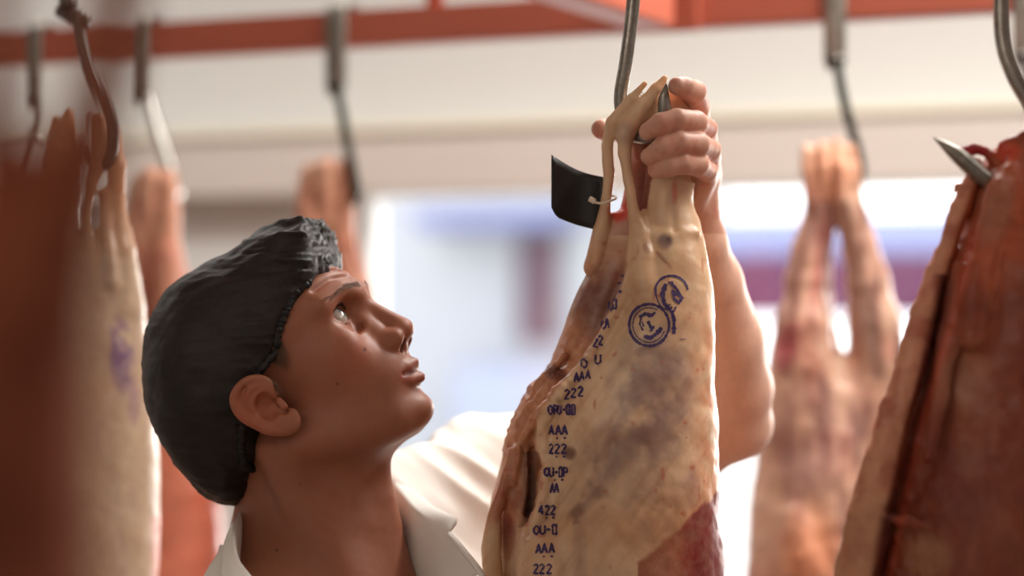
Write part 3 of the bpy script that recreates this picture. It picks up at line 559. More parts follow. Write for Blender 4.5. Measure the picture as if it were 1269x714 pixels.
chain(s, [(100, 0, 42, 8), (105, 0, 30, 8.5), (112, 0, 17, 8), (118.5, 0, 3, 9.5)], 7); ell(s, (117, 0, 0), (10, 12, 8.5), 5)
chain(s, [(93, 10, 30, 6), (100, 12, 12, 8), (104, 12, 0, 8)], 10); ell(s, (106, 14, -3.5), (13.5, 8, 9.5), 5)
chain(s, [(112, 3, -7, 4), (110, 0, -12, 4)], 4)
ell(s, (112.5, 9, -11.5), (8.5, 4.0, 6), 2.0, True); chain(s, [(92, 21.5, 7, 1.2), (94, 24, -4, 1.4), (98, 21, -12, 1.2)], 6, True)
pass              # fold from nose to mouth
chain(s, [(110.2, 0, -28, 5.0), (105.5, 12, -29.2, 4.4), (96, 23, -31.5, 2.6)], 4.5)                    # lips
chain(s, [(107.6, 0, -41.5, 5.0), (101.5, 12, -40, 4.2), (95, 23, -34.5, 2.4)], 4.5)
chain(s, [(118, 0, -35.6, 1.9), (111, 12, -35, 2.0), (102, 21, -33.6, 1.5)], 1.8, True)
chain(s, [(118, 0, -17, 2.2), (117, 0, -24, 2)], 4, True)
ell(s, (79, 31, 36), (13.9, 14.2, 13.9), 3.5)                                             # lids
EYE = (79.6, 31, 36)
ell(s, (94, 32.5, 37.5), (14, 14, 7.2), 1.2, True); ell(s, (79.3, 31, 36), (12.2, 12.2, 12.2), .6, True)
chain(s, [(91, 18, 47, 1.2), (92, 32, 49.5, 1.4), (82, 46, 44, 1.2)], 3, True); chain(s, [(94, 19, 22, 1.5), (90, 34, 17, 1.8), (78, 46, 22, 1.2)], 6, True)
chain(s, [(101, 4, 76, 1.1), (92, 30, 80, 1.1), (78, 48, 76, 1)], 5, True); chain(s, [(106, 5, 66, 1.1), (97, 30, 69, 1.2), (84, 46, 66, 1)], 5, True)    # lines on the forehead
# ear
def e2l(u, v, y):
    d = D0
    for _ in range(12):
        R_ = (u - CX) * d / FPX * 1000 - OR[0]; U_ = (CY - v) * d / FPX * 1000 - OR[1]
        x, z = np.linalg.solve(np.array([[HX[0], HZ[0]], [HX[2], HZ[2]]]), [R_ - HN[0] * y, U_]); d = D0 - h2f(x, y, z)[1] / 1000
    return (float(x), y, float(z))
EO = [(340, 486, 74), (334, 476, 78), (322, 470, 82), (307, 472, 86), (295, 482, 89), (290, 495, 90), (295, 510, 89), (308, 522, 86), (328, 531, 82), (348, 534, 79), (362, 531, 77), (366, 522, 75), (362, 512, 73)]
ti = np.linspace(0, len(EO) - 1, 37); EO = [tuple(float(cubic(np.array([t]), np.arange(len(EO)), [p[j] for p in EO])[0]) for j in range(3)) for t in ti]
el = [e2l(*p) for p in EO]
def lerp(a, b, t): return tuple(x + (y - x) * t for x, y in zip(a, b))
cen = e2l(332, 502, 79)
for i in range(len(el) - 1):
    a, b = el[i], el[i + 1]; t = .55
    chain(s, [lerp(a, cen, .28) + (3.6,), lerp(b, cen, .28) + (3.6,)], 3); chain(s, [lerp(a, cen, .55) + (3.4,), lerp(b, cen, .55) + (3.4,)], 3)
chain(s, [p + (3.6 if i < 24 else 4.4,) for i, p in enumerate(el)], 2.0, kin=2)
ell(s, tuple(np.array(e2l(324, 505, 72))), (13, 9, 15), 5)
ell(s, e2l(356, 527, 77), (7, 5, 7), 4)
ell(s, e2l(331, 504, 84), (10, 7, 12), 3, True); chain(s, [e2l(336, 502, 79) + (5,), e2l(352, 508, 78) + (4,)], 3, True)
chain(s, [e2l(303, 482, 89) + (1.6,), e2l(299, 494, 91) + (2,), e2l(305, 508, 90) + (1.6,), e2l(318, 518, 87) + (1.2,)], 2.5, True)
chain(s, [e2l(346, 497, 79) + (3,), e2l(352, 504, 80) + (3.2,)], 3)
B = Sdf(); r_ = 190
B.add(H.fn(), (-r_, -r_, -r_), (r_, r_, r_))
# neck
chain(B, [pm(398, 545, 1.705, 46), pm(412, 600, 1.70, 47), pm(424, 660, 1.69, 48), pm(428, 740, 1.685, 50)], 30)
chain(B, [pm(352, 545, 1.715, 46), pm(362, 620, 1.72, 50), pm(372, 720, 1.725, 60)], 24)
chain(B, [pm(338, 560, 1.655, 8), pm(372, 630, 1.650, 9), pm(420, 706, 1.645, 9), pm(446, 760, 1.64, 8)], 34)
chain(B, [pm(462, 590, 1.69, 10), pm(470, 618, 1.685, 11), pm(476, 650, 1.685, 11), pm(474, 714, 1.68, 12)], 18)
# torso axes
TN = A(*pm(404, 700, 1.71)); TL = A(.64, -.77, 0); TF = A(.77, .64, 0); TU = A(0, 0, 1.0); TR = np.stack([TF, TL, TU], 1)
def tp(f, l, u, r=None):
    p = tuple(TN + TF * f + TL * l + TU * u); return p if r is None else p + (r,)
SHO = pm(606, 606, 1.90); ELB = pm(905, 522, 1.862)
def torso(S, o, k=40):
    ell(S, tp(12, 0, -190), (112 + o, 158 + o, 215 + o), k, R=TR)
    chain(S, [tp(-20, 0, 0, 52 + o), tp(-12, -90, -58, 46 + o), tp(-5, -160, -112, 52 + o)], k)
    chain(S, [tp(-20, 0, 0, 52 + o), tuple(np.array(tp(-20, 85, 18))) + (50 + o,), SHO + (52 + o,)], k)
    chain(S, [tp(10, 80, -150, 70 + o), SHO + (52 + o,)], k)
torso(B, 0)
chain(B, [SHO + (52,), pm(750, 580, 1.885, 49), pm(850, 548, 1.872, 42), ELB + (36,)], 20, kin=8)          # raised left arm
chain(B, [ELB + (36,), pm(907, 482, 1.845, 38), pm(896, 420, 1.81, 37), pm(880, 350, 1.77, 29), pm(866, 300, 1.74, 24), pm(861, 270, 1.73, 22)], 10, kin=8)
ell(B, pm(922, 530, 1.868), (20, 20, 20), 22)
RE = tp(-35, -215, -350); RW = tp(95, -190, -570)
chain(B, [tp(-5, -165, -112, 52), tp(-25, -205, -200, 44), RE + (36,), tp(30, -205, -465, 36), RW + (24,)], 20, kin=8)
# gripping left hand
chain(B, [pr(861, 272, 1.73, 24), pr(864, 245, 1.722, 25), pr(868, 215, 1.712, 25), pr(866, 180, 1.708, 22), pr(862, 155, 1.708, 17)], 10, kin=6)
chain(B, [pr(858, 250, 1.70, 16), pr(870, 222, 1.69, 17), pr(876, 195, 1.695, 15)], 12)
def finger(P, k=2.2): chain(B, [pr(*p) for p in P], k, kin=1.8)
finger([(866, 150, 1.712, 15), (866, 133, 1.685, 13.5), (860, 114, 1.660, 15), (848, 108, 1.645, 13.2), (839, 106.5, 1.639, 11.5)], 3)
finger([(874, 172, 1.705, 15), (876, 160, 1.672, 13), (862, 152, 1.645, 15), (840, 148, 1.628, 13.4), (819, 154, 1.624, 13.8), (803, 163, 1.632, 11.5)])
finger([(878, 194, 1.702, 15), (881, 186, 1.668, 12.5), (864, 179, 1.640, 15.5), (843, 177, 1.626, 14), (822, 184, 1.623, 14.2), (805, 194, 1.631, 11.5)])
finger([(874, 218, 1.70, 15), (877, 212, 1.668, 12), (864, 204, 1.644, 14.5), (846, 203, 1.630, 13), (829, 206, 1.627, 13), (813, 211, 1.634, 10.5)])
chain(B, [pr(858, 235, 1.72, 20), pr(838, 200, 1.738, 17), pr(800, 172, 1.735, 14), pr(768, 163, 1.715, 12.5), pr(752, 161, 1.697, 13), pr(745, 160, 1.69, 12.5)], 5, kin=4)
# relaxed right hand
pd = np.array(RW) - np.array(tp(30, -205, -465)); pd /= np.linalg.norm(pd); wv = TL
pc = np.array(RW) + pd * 50
for i, off in enumerate((-27, -9, 9, 26)):
    base = np.array(RW) + pd * 62 + wv * off; ln = (34, 42, 39, 30)[i]; cu = TF * .25 + A(0, 0, -.75)
    dirs = [pd, pd * .7 + cu * .5, pd * .3 + cu * .9]; p = base; pts = [tuple(np.array(RW) + wv * off * .6 + pd * 8) + (12,), tuple(p) + (10,)]
    for j, dv in enumerate(dirs): p = p + dv / np.linalg.norm(dv) * ln * (1, .7, .55)[j]; pts.append(tuple(p) + ((9.2, 8.6, 7.8)[j],))
    chain(B, pts, 4, kin=3)
chain(B, [tuple(np.array(RW) + wv * 20 + pd * 12) + (13,), tuple(np.array(RW) + wv * 48 + pd * 48 + TF * 12) + (11,), tuple(np.array(RW) + wv * 50 + pd * 86 + TF * 14) + (8.5,)], 6)
V, Q = polygonize(B, 1.5, 20); N = vnormals(V, Q)
L = V @ HR; ly = np.abs(L[:, 1]); LX, LZ = L[:, 0], L[:, 2]
inh = np.linalg.norm(L, axis=1) < 175
V = V + N * (fbm(V / 7.0, 2) * .10 + fbm(V / 26.0, 2) * .22)[:, None]
def hb(x, y, z, rx, ry, rz): return inh * np.clip(1.25 - ((LX - x) / rx) ** 2 - ((ly - y) / ry) ** 2 - ((LZ - z) / rz) ** 2, 0, 1)
c = np.tile(np.array((156, 99, 74), float), (len(V), 1)); n = fbm(V / 18.0, 3)
c = over(c, np.clip(n * .5, 0, .3), (158, 92, 68)); c = over(c, hb(78, 44, 2, 26, 24, 22) * .35, (176, 92, 70)); c = over(c, hb(118, 0, 0, 14, 14, 12) * .3, (182, 98, 76))
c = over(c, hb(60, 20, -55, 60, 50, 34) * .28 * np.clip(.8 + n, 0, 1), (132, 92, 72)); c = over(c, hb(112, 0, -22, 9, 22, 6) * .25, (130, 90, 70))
up = np.clip(1 - np.abs(LZ + 30.5 + ly * .09) / 4.2, 0, 1) * (LX > 90 - 0) * (ly < 26) * inh * (LX > 114 - ly * .9 + .2); lo_ = np.clip(1 - np.abs(LZ + 41.5 - ly * .12) / 4.6, 0, 1) * (ly < 25) * inh * (LX > 108 - ly * .75)
c = over(c, np.clip(up * 2, 0, 1) * .5, (164, 88, 76)); c = over(c, np.clip(lo_ * 2, 0, 1) * .5, (168, 92, 80))
c = over(c, hb(106, 11, -35.3, 12, 12, 1.8) * .7, (84, 36, 32)); c = over(c, hb(111, 7.5, -9, 7, 4, 4.5) * .8, (70, 34, 28))
c = over(c, hb(-12, 84, 4, 30, 16, 34) * .45, (184, 96, 72)); c = over(c, hb(87, 32, 38, 8, 13, 7.5) * .35, (140, 80, 64))
dd_ = D0 - V[:, 1] / 1000; pu = CX + (V[:, 0] + OR[0]) / 1000 / dd_ * FPX; pv = CY - (V[:, 2] + OR[1]) / 1000 / dd_ * FPX; nearside = V[:, 1] > 0
for mu, mv, mr in ((452, 433, 1.8), (418, 476, 1.2), (343, 682, 1.6), (372, 600, 1.2)): c = over(c, np.clip(1.6 - np.hypot(pu - mu, pv - mv) / mr, 0, 1) * nearside * .8, (74, 40, 32))
hand = (V[:, 2] > pm(0, 290, 1.7)[2]) & (V[:, 0] > pm(725, 0, 1.7)[0]); arm = (V[:, 0] > pm(760, 0, 1.8)[0]); c = over(c, arm * .85, (246, 206, 184)); c = over(c, hand * .8, (204, 152, 130)); c = over(c, hand * np.clip(fbm(V / 9.0, 2) * .8, 0, .35), (196, 116, 98))  # arm tint: paler forearm skin, lightened further to paint in light on the arm
W = body_world(V); foot = A(*body_world(np.array([TN]))[0]); foot[2] = 0
def bw(P): return body_world(np.asarray(P, float).reshape(-1, 3))
me = np_mesh('person', W - foot, Q, lin(np.clip(c, 0, 255))); man = obj('person', me, M['skin']); man.location = foot
tag(man, 'man in dark hair net and white coat looking up, gripping a carcass overhead', 'person'); bpy.context.view_layer.update()
# eyes
def make_eye(side):
    import bmesh
    bm = bmesh.new(); bmesh.ops.create_uvsphere(bm, u_segments=48, v_segments=32, radius=12.0); P = np.array([w.co[:] for w in bm.verts]); Fq = [[w.index for w in f.verts] for f in bm.faces]; bm.free()
    g = A(1.0, -.10 * side + .02, .30); g /= np.linalg.norm(g); dt = P @ g / 12.0
    cc = np.tile(np.array((168, 156, 146), float), (len(P), 1)); cc = over(cc, np.clip((dt - .885) * 40, 0, 1), (92, 104, 104)); cc = over(cc, np.clip((dt - .972) * 60, 0, 1), (16, 14, 14))
    P = P * (1 + .05 * np.clip((dt - .86) / .14, 0, 1))[:, None]
    G = np.array([h2f(EYE[0] + p[0], side * EYE[1] + p[1], EYE[2] + p[2]) for p in P]); me = bpy.data.meshes.new('eyeball'); me.from_pydata([tuple(p) for p in bw(G)], [], Fq)
    at = me.color_attributes.new('Tint', 'FLOAT_COLOR', 'POINT'); k = np.ones((len(P), 4), F32); k[:, :3] = lin(cc); at.data.foreach_set('color', k.ravel()); me.polygons.foreach_set('use_smooth', [True] * len(me.polygons))
    obj('eyeball', me, M['eye'], man)
make_eye(1); make_eye(-1)
def project(P):
    """nearest skin point along head-local direction is approximated by the closest vertex on the skin"""
    return skin.find_nearest(Vector(P))
skin = BVHTree.FromPolygons([tuple(p) for p in V[:]], Q.tolist())
rh = random.Random(5)
def strands(name, seeds, parent, mt, r=.28):
    m = MB()
    for base, dirv, ln in seeds:
        hit = skin.find_nearest(Vector(h2f(*base))); p = np.array(hit[0]); nn = np.array(hit[1]); d = h2f(*dirv); d = d / np.linalg.norm(d)
        pts = [p - nn * .3]; 
        for j in range(1, 4):
            t = j / 3; pts.append(p + d * ln * t + nn * (.9 * math.sin(t * 2.2)) * min(1.5, ln / 6) + nn * .25)
        m.tube(bw(pts), [r / 1000, r / 1000, r * .7 / 1000, r * .15 / 1000], 5, 2)
    return m.build(name, mt, parent)
for sd in (1, -1):
    seeds = []
    for i in range(150):
        t = rh.random(); y = 9 + 38 * t; z = 53.5 + 3.5 * math.sin(t * 2.4) - 3 * t + rh.uniform(-3.2, 3.2) * (1 - .5 * t); x = 114 - 26 * t * t
        seeds.append(((x, sd * y, z), (-.25 - .5 * t, sd * (.8), .5 - .9 * t + rh.uniform(-.25, .25)), rh.uniform(5, 9)))
    strands('eyebrow', seeds, man, M['brow'], .12)
    seeds = [((92.5 - 7 * abs(t - .4), sd * (20 + 24 * t), 43.2 - 2.6 * (2 * t - 1) ** 2), (.9, sd * .25 * (t - .3), .75), rh.uniform(4, 6)) for t in [i / 44 for i in range(45)]]
    strands('eyelashes', seeds, man, mat('lash', (40, 28, 22), .6) if sd == 1 else bpy.data.materials['lash'], .14)
seeds = []
for i in range(320):
    t = rh.random(); x = 42 - 18 * t + rh.uniform(-6, 6); z = 44 - 26 * t + rh.uniform(-5, 5); seeds.append(((x, 78, z), (rh.uniform(-.5, .1), 0, -1), rh.uniform(7, 15)))
for i in range(0):
    t = rh.random(); x = -32 - 16 * t + rh.uniform(-6, 6); z = -12 - 30 * t + rh.uniform(-6, 6); seeds.append(((x, 74, z), (rh.uniform(-.9, -.2), 0, -.8), rh.uniform(7, 14)))
strands('hair_fringe', seeds, man, M['hair'], .15)
# ------------------------------------------------------------------ hair net
K = Sdf()
class NetHead(Head): pass
G_ = NetHead(); s = G_.S
ell(s, (2, 0, 66), (101, 78, 77)); ell(s, (58, 0, 98), (48, 56, 44), 26); ell(s, (88, 0, 112), (22, 46, 20), 22)
ell(s, (-20, 0, 84), (74, 74, 68), 24); ell(s, (-68, 0, 34), (44, 68, 62), 24); ell(s, (-84, 0, 2), (28, 58, 44), 22)
ell(s, (-36, 34, 44), (62, 50, 62), 20)
# the rim surface: keep what lies behind it
RZ = [-70, -47, -33, -14, 2, 20, 31, 37, 47, 58, 71, 78, 86, 91, 120]; RX = [-66, -58, -49, -39, -26, -14, 10, 26, 40, 55, 71, 83, 94, 100, 108]
def cutfn(P):
    L = P @ HR; z = L[:, 2]; y = np.abs(L[:, 1]); xr = np.interp(z, RZ, RX)
    xr = xr + np.clip(1 - y / 66, 0, 1) ** 1.0 * np.interp(z, [60, 80, 90, 100], [26, 14, 4, 0])
    return ((xr - L[:, 0]) * .7).astype(F32)
K.add(G_.fn(), (-190,) * 3, (190,) * 3); K.add(cutfn, (-400,) * 3, (400,) * 3, 4.0, True)
NV, NQ = polygonize(K, 2.0, 18); NN = vnormals(NV, NQ); L = NV @ HR
xr = np.interp(L[:, 2], RZ, RX); back = np.clip((xr - L[:, 0]) / 1.0, 0, 200); ang = np.arctan2(L[:, 2] - 40, L[:, 1] * 1.0)
front = np.exp(-(back / 34.0)) * np.clip(back / 5, .25, 1)
along = L[:, 2] * .8 + L[:, 0] * .55
pl = vnoise(np.stack([along / 4.2 + fbm(NV / 30.0, 2) * 1.2, back / 60.0, L[:, 1] / 60], 1)) + .6 * vnoise(np.stack([along / 2.3, back / 40, L[:, 1] / 40 + 4], 1))
topf = np.clip((L[:, 2] - 70) / 40, 0, 1)
g2 = 1 - np.abs(vnoise(np.stack([L[:, 1] / 10 + 20, L[:, 2] / 14, L[:, 0] / 46], 1)))
low = np.clip((10 - L[:, 2]) / 40, 0, 1)
g3 = 1 - np.abs(vnoise(np.stack([L[:, 0] / 9 + 5, L[:, 2] / 42, L[:, 1] / 20], 1)))
fine = 1 - np.abs(vnoise(np.stack([(L[:, 0] * .5 + L[:, 2] * .86) / 7, (L[:, 0] * .86 - L[:, 2] * .5) / 55, L[:, 1] / 18], 1) + 11))
NV = NV + NN * (front * (pl + .5 * np.abs(pl)) * 3.8 * (.45 + .9 * topf) + topf * np.exp(-back / 60) * (g2 - .6) * 6.5 + low * (g3 - .6) * 4.5 + (fine - .7) * .9 + vnoise(np.stack([along / 3.2, back / 30, L[:, 1] / 24], 1)) * .35 + fbm(NV / 30.0, 2) * 1.6)[:, None]
net = obj('hair_net', np_mesh('hair_net', bw(NV), NQ), M['net'], None); net.parent = man; net.matrix_parent_inverse = man.matrix_world.inverted(); net['label'] = 'dark sheer pleated hair net'
# elastic band along the rim
pts = []
def rimpt(z, y): 
    x = np.interp(z, RZ, RX) + max(0, 1 - abs(y) / 66) * np.interp(z, [60, 80, 90, 100], [26, 14, 4, 0]); return (x, y, z)
path = [(-62, 0), (-60, 22), (-54, 42), (-46, 56), (-34, 68), (-20, 74), (2, 77), (22, 79), (36, 78), (52, 74), (62, 70), (72, 64), (82, 50), (88, 34), (90, 16), (90.5, 0)]
path = path + [(z, -y) for z, y in path[-2::-1]]
tt = np.linspace(0, len(path) - 1, 420); zs = cubic(tt, np.arange(len(path)), [p[0] for p in path]); ys = cubic(tt, np.arange(len(path)), [p[1] for p in path])
bm_ = MB(); ctr = []
netb = BVHTree.FromPolygons([tuple(p) for p in NV], NQ.tolist())
for i, (z, y) in enumerate(zip(zs, ys)):
    p = h2f(*rimpt(z, y)); rp = rimpt(z, y); o_ = Vector(h2f(rp[0] - 2.5, y * 2.5, (z - 25) * 2.5 + 25)); hs = netb.ray_cast(o_, (Vector(h2f(rp[0] - 2.5, 0, 25)) - o_).normalized()); hs = hs if hs[0] is not None else skin.find_nearest(Vector(p)); qa = np.array(hs[0]) + np.array(hs[1]) * 1.0 + HX * 2; hs2 = skin.find_nearest(Vector(p)); qb = np.array(hs2[0]) + np.array(hs2[1]) * 2.2; tw = min(1, max(0, (z - 38) / 24)); tw = tw * tw * (3 - 2 * tw); q3 = qa * (1 - tw) + qb * tw
    ctr.append(q3 + HX * (1.0 * math.sin(i * .9)) + np.array(hs[1]) * (.9 * math.sin(i * 1.37)))
ctr = np.array(ctr); sm = ctr.copy()
for _ in range(2): sm[1:-1] = (sm[:-2] + sm[1:-1] * 2 + sm[2:]) / 4
bm_.tube(bw(sm), [.0034 + .0009 * math.sin(i * 1.9) for i in range(len(sm))], 8, 1, 1.0)
e = bm_.build('elastic_band', M['band'], net)
# ------------------------------------------------------------------ coat
C_ = Sdf(); torso(C_, 13, 44)
ell(C_, tp(8, 0, -420), (120, 165, 210), 50, R=TR); chain(C_, [tp(0, -60, -620, 120), tp(0, -70, -900, 125)], 60); chain(C_, [tp(0, 60, -620, 120), tp(0, 70, -900, 125)], 60)
chain(C_, [SHO + (66,), pm(690, 588, 1.89, 64), pm(790, 566, 1.88, 60)], 24); chain(C_, [tp(-5, -165, -112, 66), tp(-25, -205, -200, 60), RE + (54,), tp(10, -208, -420, 50)], 24)
C_.add(lambda P: (P[:, 0] - pm(800, 0, 1.88)[0]).astype(F32) * -1, (pm(800, 0, 1.88)[0], -600, -2000), (2000, 600, 2000), 3, True)
zc = TN[2] - 900; C_.add(lambda P: (P[:, 2] - zc).astype(F32), (-2000, -2000, -3000), (2000, 2000, zc), 4, True)
chain(C_, [pm(362, 640, 1.74, 60), pm(360, 735, 1.745, 72)], 8, True); chain(C_, [pm(340, 640, 1.66, 50), pm(352, 690, 1.62, 56), pm(380, 750, 1.60, 50)], 8, True); chain(C_, [pm(392, 520, 1.70, 66), pm(388, 620, 1.71, 78), pm(390, 690, 1.715, 82), pm(410, 690, 1.69, 76), pm(428, 735, 1.67, 64), pm(470, 800, 1.62, 52), pm(500, 880, 1.59, 24)], 8, True)
CV, CQ2 = polygonize(C_, 4.0, 16); CN = vnormals(CV, CQ2)
cu = (CV[:, 0] + OR[0]) * FPX / (D0 * 1000) ; t1 = (CV[:, 0] * .62 + CV[:, 2] * .78 - CV[:, 1] * .1); t2 = (CV[:, 0] * .78 - CV[:, 2] * .62)
f1 = 1 - np.abs(vnoise(np.stack([t1 / 24, t2 / 150, CV[:, 1] / 90], 1))); f2 = vnoise(np.stack([t1 / 12 + 4, t2 / 80, CV[:, 1] / 60], 1))
CV = CV + CN * ((f1 - .6) * 13 + f2 * 2.2 + fbm(CV / 60.0, 2) * 3)[:, None]
coat = obj('white_coat', np_mesh('white_coat', bw(CV), CQ2), M['coat']); coat.parent = man; coat.matrix_parent_inverse = man.matrix_world.inverted(); coat['label'] = 'white cotton coat with turned-down collar'
Tl = [(586, 714, 1.630), (572, 697, 1.638), (545, 666, 1.658), (524, 645, 1.68), (506, 626, 1.70), (491, 606, 1.73), (480, 592, 1.77), (440, 588, 1.79), (390, 600, 1.80), (345, 622, 1.775), (314, 631, 1.73), (298, 640, 1.675), (292, 662, 1.635), (298, 692, 1.60), (316, 718, 1.58), (350, 765, 1.575)]
Ol = [(597, 720, 1.625), (587, 704, 1.629), (553, 664, 1.650), (567, 643, 1.662), (540, 632, 1.715), (518, 614, 1.775), (505, 612, 1.82), (450, 640, 1.845), (380, 660, 1.85), (325, 680, 1.82), (292, 690, 1.755), (281, 698, 1.675), (276, 715, 1.615), (284, 750, 1.575), (300, 785, 1.555), (335, 815, 1.555)]
ti = np.linspace(0, len(Tl) - 1, 70); Tp = np.array([pm(*p) for p in Tl]); Op = np.array([pm(*p) for p in Ol])
Tp = np.stack([cubic(ti, np.arange(len(Tl)), Tp[:, j]) for j in range(3)], 1); Op = np.stack([np.interp(ti, np.arange(len(Ol)), Op[:, j]) for j in range(3)], 1)
ctrp = np.array(pm(400, 680, 1.70)); rows = []
for i in range(len(ti)):
    T_, O_ = Tp[i], Op[i]; out = T_ - ctrp; out[2] = 0; out /= np.linalg.norm(out) + 1e-6
    if i < 26: out = A(*(TF * .8 + A(.2, 0, 0)))
    kz = 1.0 if i < 26 else max(.0, 1 - (i - 26) / 6)
    r0 = [T_ - A(0, 0, 34 + 90 * kz) - out * (3 + 9 * kz), T_ - A(0, 0, 34 + 40 * kz) - out * (3 + 5 * kz), T_ - A(0, 0, 30) - out * 3, T_ - A(0, 0, 16) - out * 1.5, T_ - A(0, 0, 3)]
    mid = [T_ + out * 3 + A(0, 0, 1.2)]; fl = [lerp(tuple(T_), tuple(O_), t) + 0 * out for t in ()]
    fall = [np.array(lerp(tuple(T_), tuple(O_), t)) + out * (5 * math.sin(math.pi * min(1, t * 1.1)) + 1.5) + A(0, 0, 4 * math.sin(math.pi * t)) for t in (.12, .3, .5, .75, 1.0)]
    rows.append([bw(p)[0] for p in r0 + mid + fall])
MB().grid(rows, .0022).build('coat_collar', M['coat'], coat)
# trousers and boots, below the frame
zf = 1000 * (0 - CAM[2]) - OR[1]
Tr = Sdf(); tl = zf + 60
for sd in (-1, 1): chain(Tr, [tp(0, sd * 85, -640, 95), (*tp(8, sd * 95, 0)[:2], (TN[2] - 640 + tl) / 2 - 20, 72), (*tp(0, sd * 100, 0)[:2], tl + 60, 62)], 30)
ell(Tr, tp(0, 0, -620), (105, 150, 110), 30, R=TR)
TV, TQ = polygonize(Tr, 8, 16); obj('trousers', np_mesh('trousers', bw(TV), TQ), M['trouser'], man)
for sd in (-1, 1):
    Bt = Sdf(); bx = tp(0, sd * 100, 0); chain(Bt, [(bx[0], bx[1], tl + 70, 50), (bx[0], bx[1], zf + 60, 46)], 10); p2 = tp(135, sd * 106, 0)
    chain(Bt, [(bx[0], bx[1], zf + 40, 40), (p2[0], p2[1], zf + 32, 36)], 20); Bt.add(lambda P: (P[:, 2] - zf - 2).astype(F32), (-2000, -2000, -4000), (2000, 2000, zf + 2), 2, True)
    BV, BQ = polygonize(Bt, 6, 16); obj('boot', np_mesh('boot', bw(BV), BQ), M['shoe'], man)
# ------------------------------------------------------------------ black label tied to the far shank
root = empty('label_tag', pix(742, 252, 1.672)); tag(root, 'curled black plastic tag tied to the left shank of the stamped carcass', 'tag')
G = []
for i in range(15):
    t = i / 14; u = 684 + 63 * t; dd = 1.66 + .022 * math.sin(t * 2.4) - .004 * t; top = 192 + 27 * t + 5 * math.sin(t * 3.1) ; bot = 266 + 20 * t + 3 * math.sin(t * 3.1) - (3 if i == 0 else 0)
    if t < .12: bot -= (1 - t / .12) * 6
    G.append([pix(u - 3 * (j / 8) * (t > .8) * (t - .8) * 5, top + (bot - top) * j / 8, dd) for j in range(9)])
MB().grid(G, .0008).build('plate', M['tag'], root)
m = MB(); m.tube(wpts([(733, 248, 1.655), (738, 251, 1.652), (747, 252, 1.650), (756, 249, 1.652), (763, 246, 1.66), (760, 243, 1.685), (748, 246, 1.69), (737, 249, 1.675)]), rad(1.6, 1.65), 8)
m.tube(wpts([(731, 246.5, 1.654), (734, 248, 1.653), (737, 250, 1.653)]), rad(3.6, 1.65), 10); m.build('tie', M['tie'], root)
# ------------------------------------------------------------------ rails
TH = math.radians(20.3); E1 = A(math.cos(TH), -math.sin(TH), 0); E2 = A(math.sin(TH), math.cos(TH), 0); EZ = A(0, 0, 1.0); AX = [E1, E2, EZ]
RAILZ = 1.965; RH = .048; RB = A(.179, 2.46, 0); CEIL = 2.75
def on_line(u, base, off=0.0):
    """point of the line through base along E1 (pushed off along E2) that stands in picture column u"""
    b = base + E2 * off; k = (u - CX) / FPX; t = (k * b[1] - b[0]) / (E1[0] - k * E1[1]); return b + E1 * t
def hanging_rail(base, a, b, lab, hs):
    c = base + E1 * (a + b) / 2; r = empty('hanging_rail', (c[0], c[1], RAILZ)); tag(r, lab, 'rail')
    MB().box(c + EZ * (RAILZ + RH / 2), (b - a, .04, RH), AX, .003).build('bar', M['rail'], r)
    for t in hs:
        p = base + E1 * t; m = MB(); m.tube([p + EZ * (RAILZ + RH), p + EZ * (CEIL - .01)], .012, 12, 1); m.box(p + EZ * (CEIL - .006), (.09, .09, .012), AX, .002); m.build('hanger', M['rail'], r)
hanging_rail(RB, -1.7, 1.9, 'red-brown hanging rail running right across the top of the picture', (-1.5, -.3, 1.5))
NB = pix(783, -60, 1.668); NB[2] = 0
FB = pix(150, -300, .6); FB[2] = 0
hanging_rail(FB, -.9, .9, 'red-brown hanging rail nearest the camera, above the frame', (-.7, .7))
hanging_rail(NB, -1.3, 1.2, 'nearer red-brown hanging rail above the top of the frame', (-1.1, .55))
p0 = on_line(818, RB, -.045); p1 = A(*pix(680, 0, 2.16)); dv = p1 - p0; dv[2] = 0; L = np.linalg.norm(dv); dv /= L; nv = A(-dv[1], dv[0], 0)
beam = empty('cross_beam', (p0[0], p0[1], RAILZ)); tag(beam, 'red-brown cross beam meeting the back rail at top centre', 'beam')
tl_ = (NB - p0) @ E2 / (dv @ E2)
c = p0 + dv * (tl_ / 2); MB().box(A(c[0], c[1], RAILZ - .006 + .036), (abs(tl_) - .03, .055, .072), [dv, nv, EZ], .003).build('timber', M['rail'], beam)
MB().box(A(p0[0], p0[1], RAILZ + .03) + E2 * .02 , (.09, .012, .07), AX, .002).build('end_plate', M['rail'], beam)
h = empty('meat_hook', pix(152, -700, .6)); tag(h, 'steel hook of the dark blurred carcass nearest the camera, above the frame', 'hook', 'meat hooks')
zt = RAILZ + RH; fb = FB + EZ * 0
MB().tube([fb + E2 * .028 + EZ * (zt - .03), fb + E2 * .028 + EZ * (zt - .002), fb + EZ * (zt + .008), fb - E2 * .028 + EZ * (zt - .004), fb - E2 * .028 + EZ * (zt - .1), fb - E2 * .02 + EZ * 1.82, fb - E2 * .004 + EZ * 1.775, fb + E2 * .014 + EZ * 1.765, fb + E2 * .026 + EZ * 1.79], [.005] * 8 + [.001], 12).build('shaft', M['dark_steel'], h)
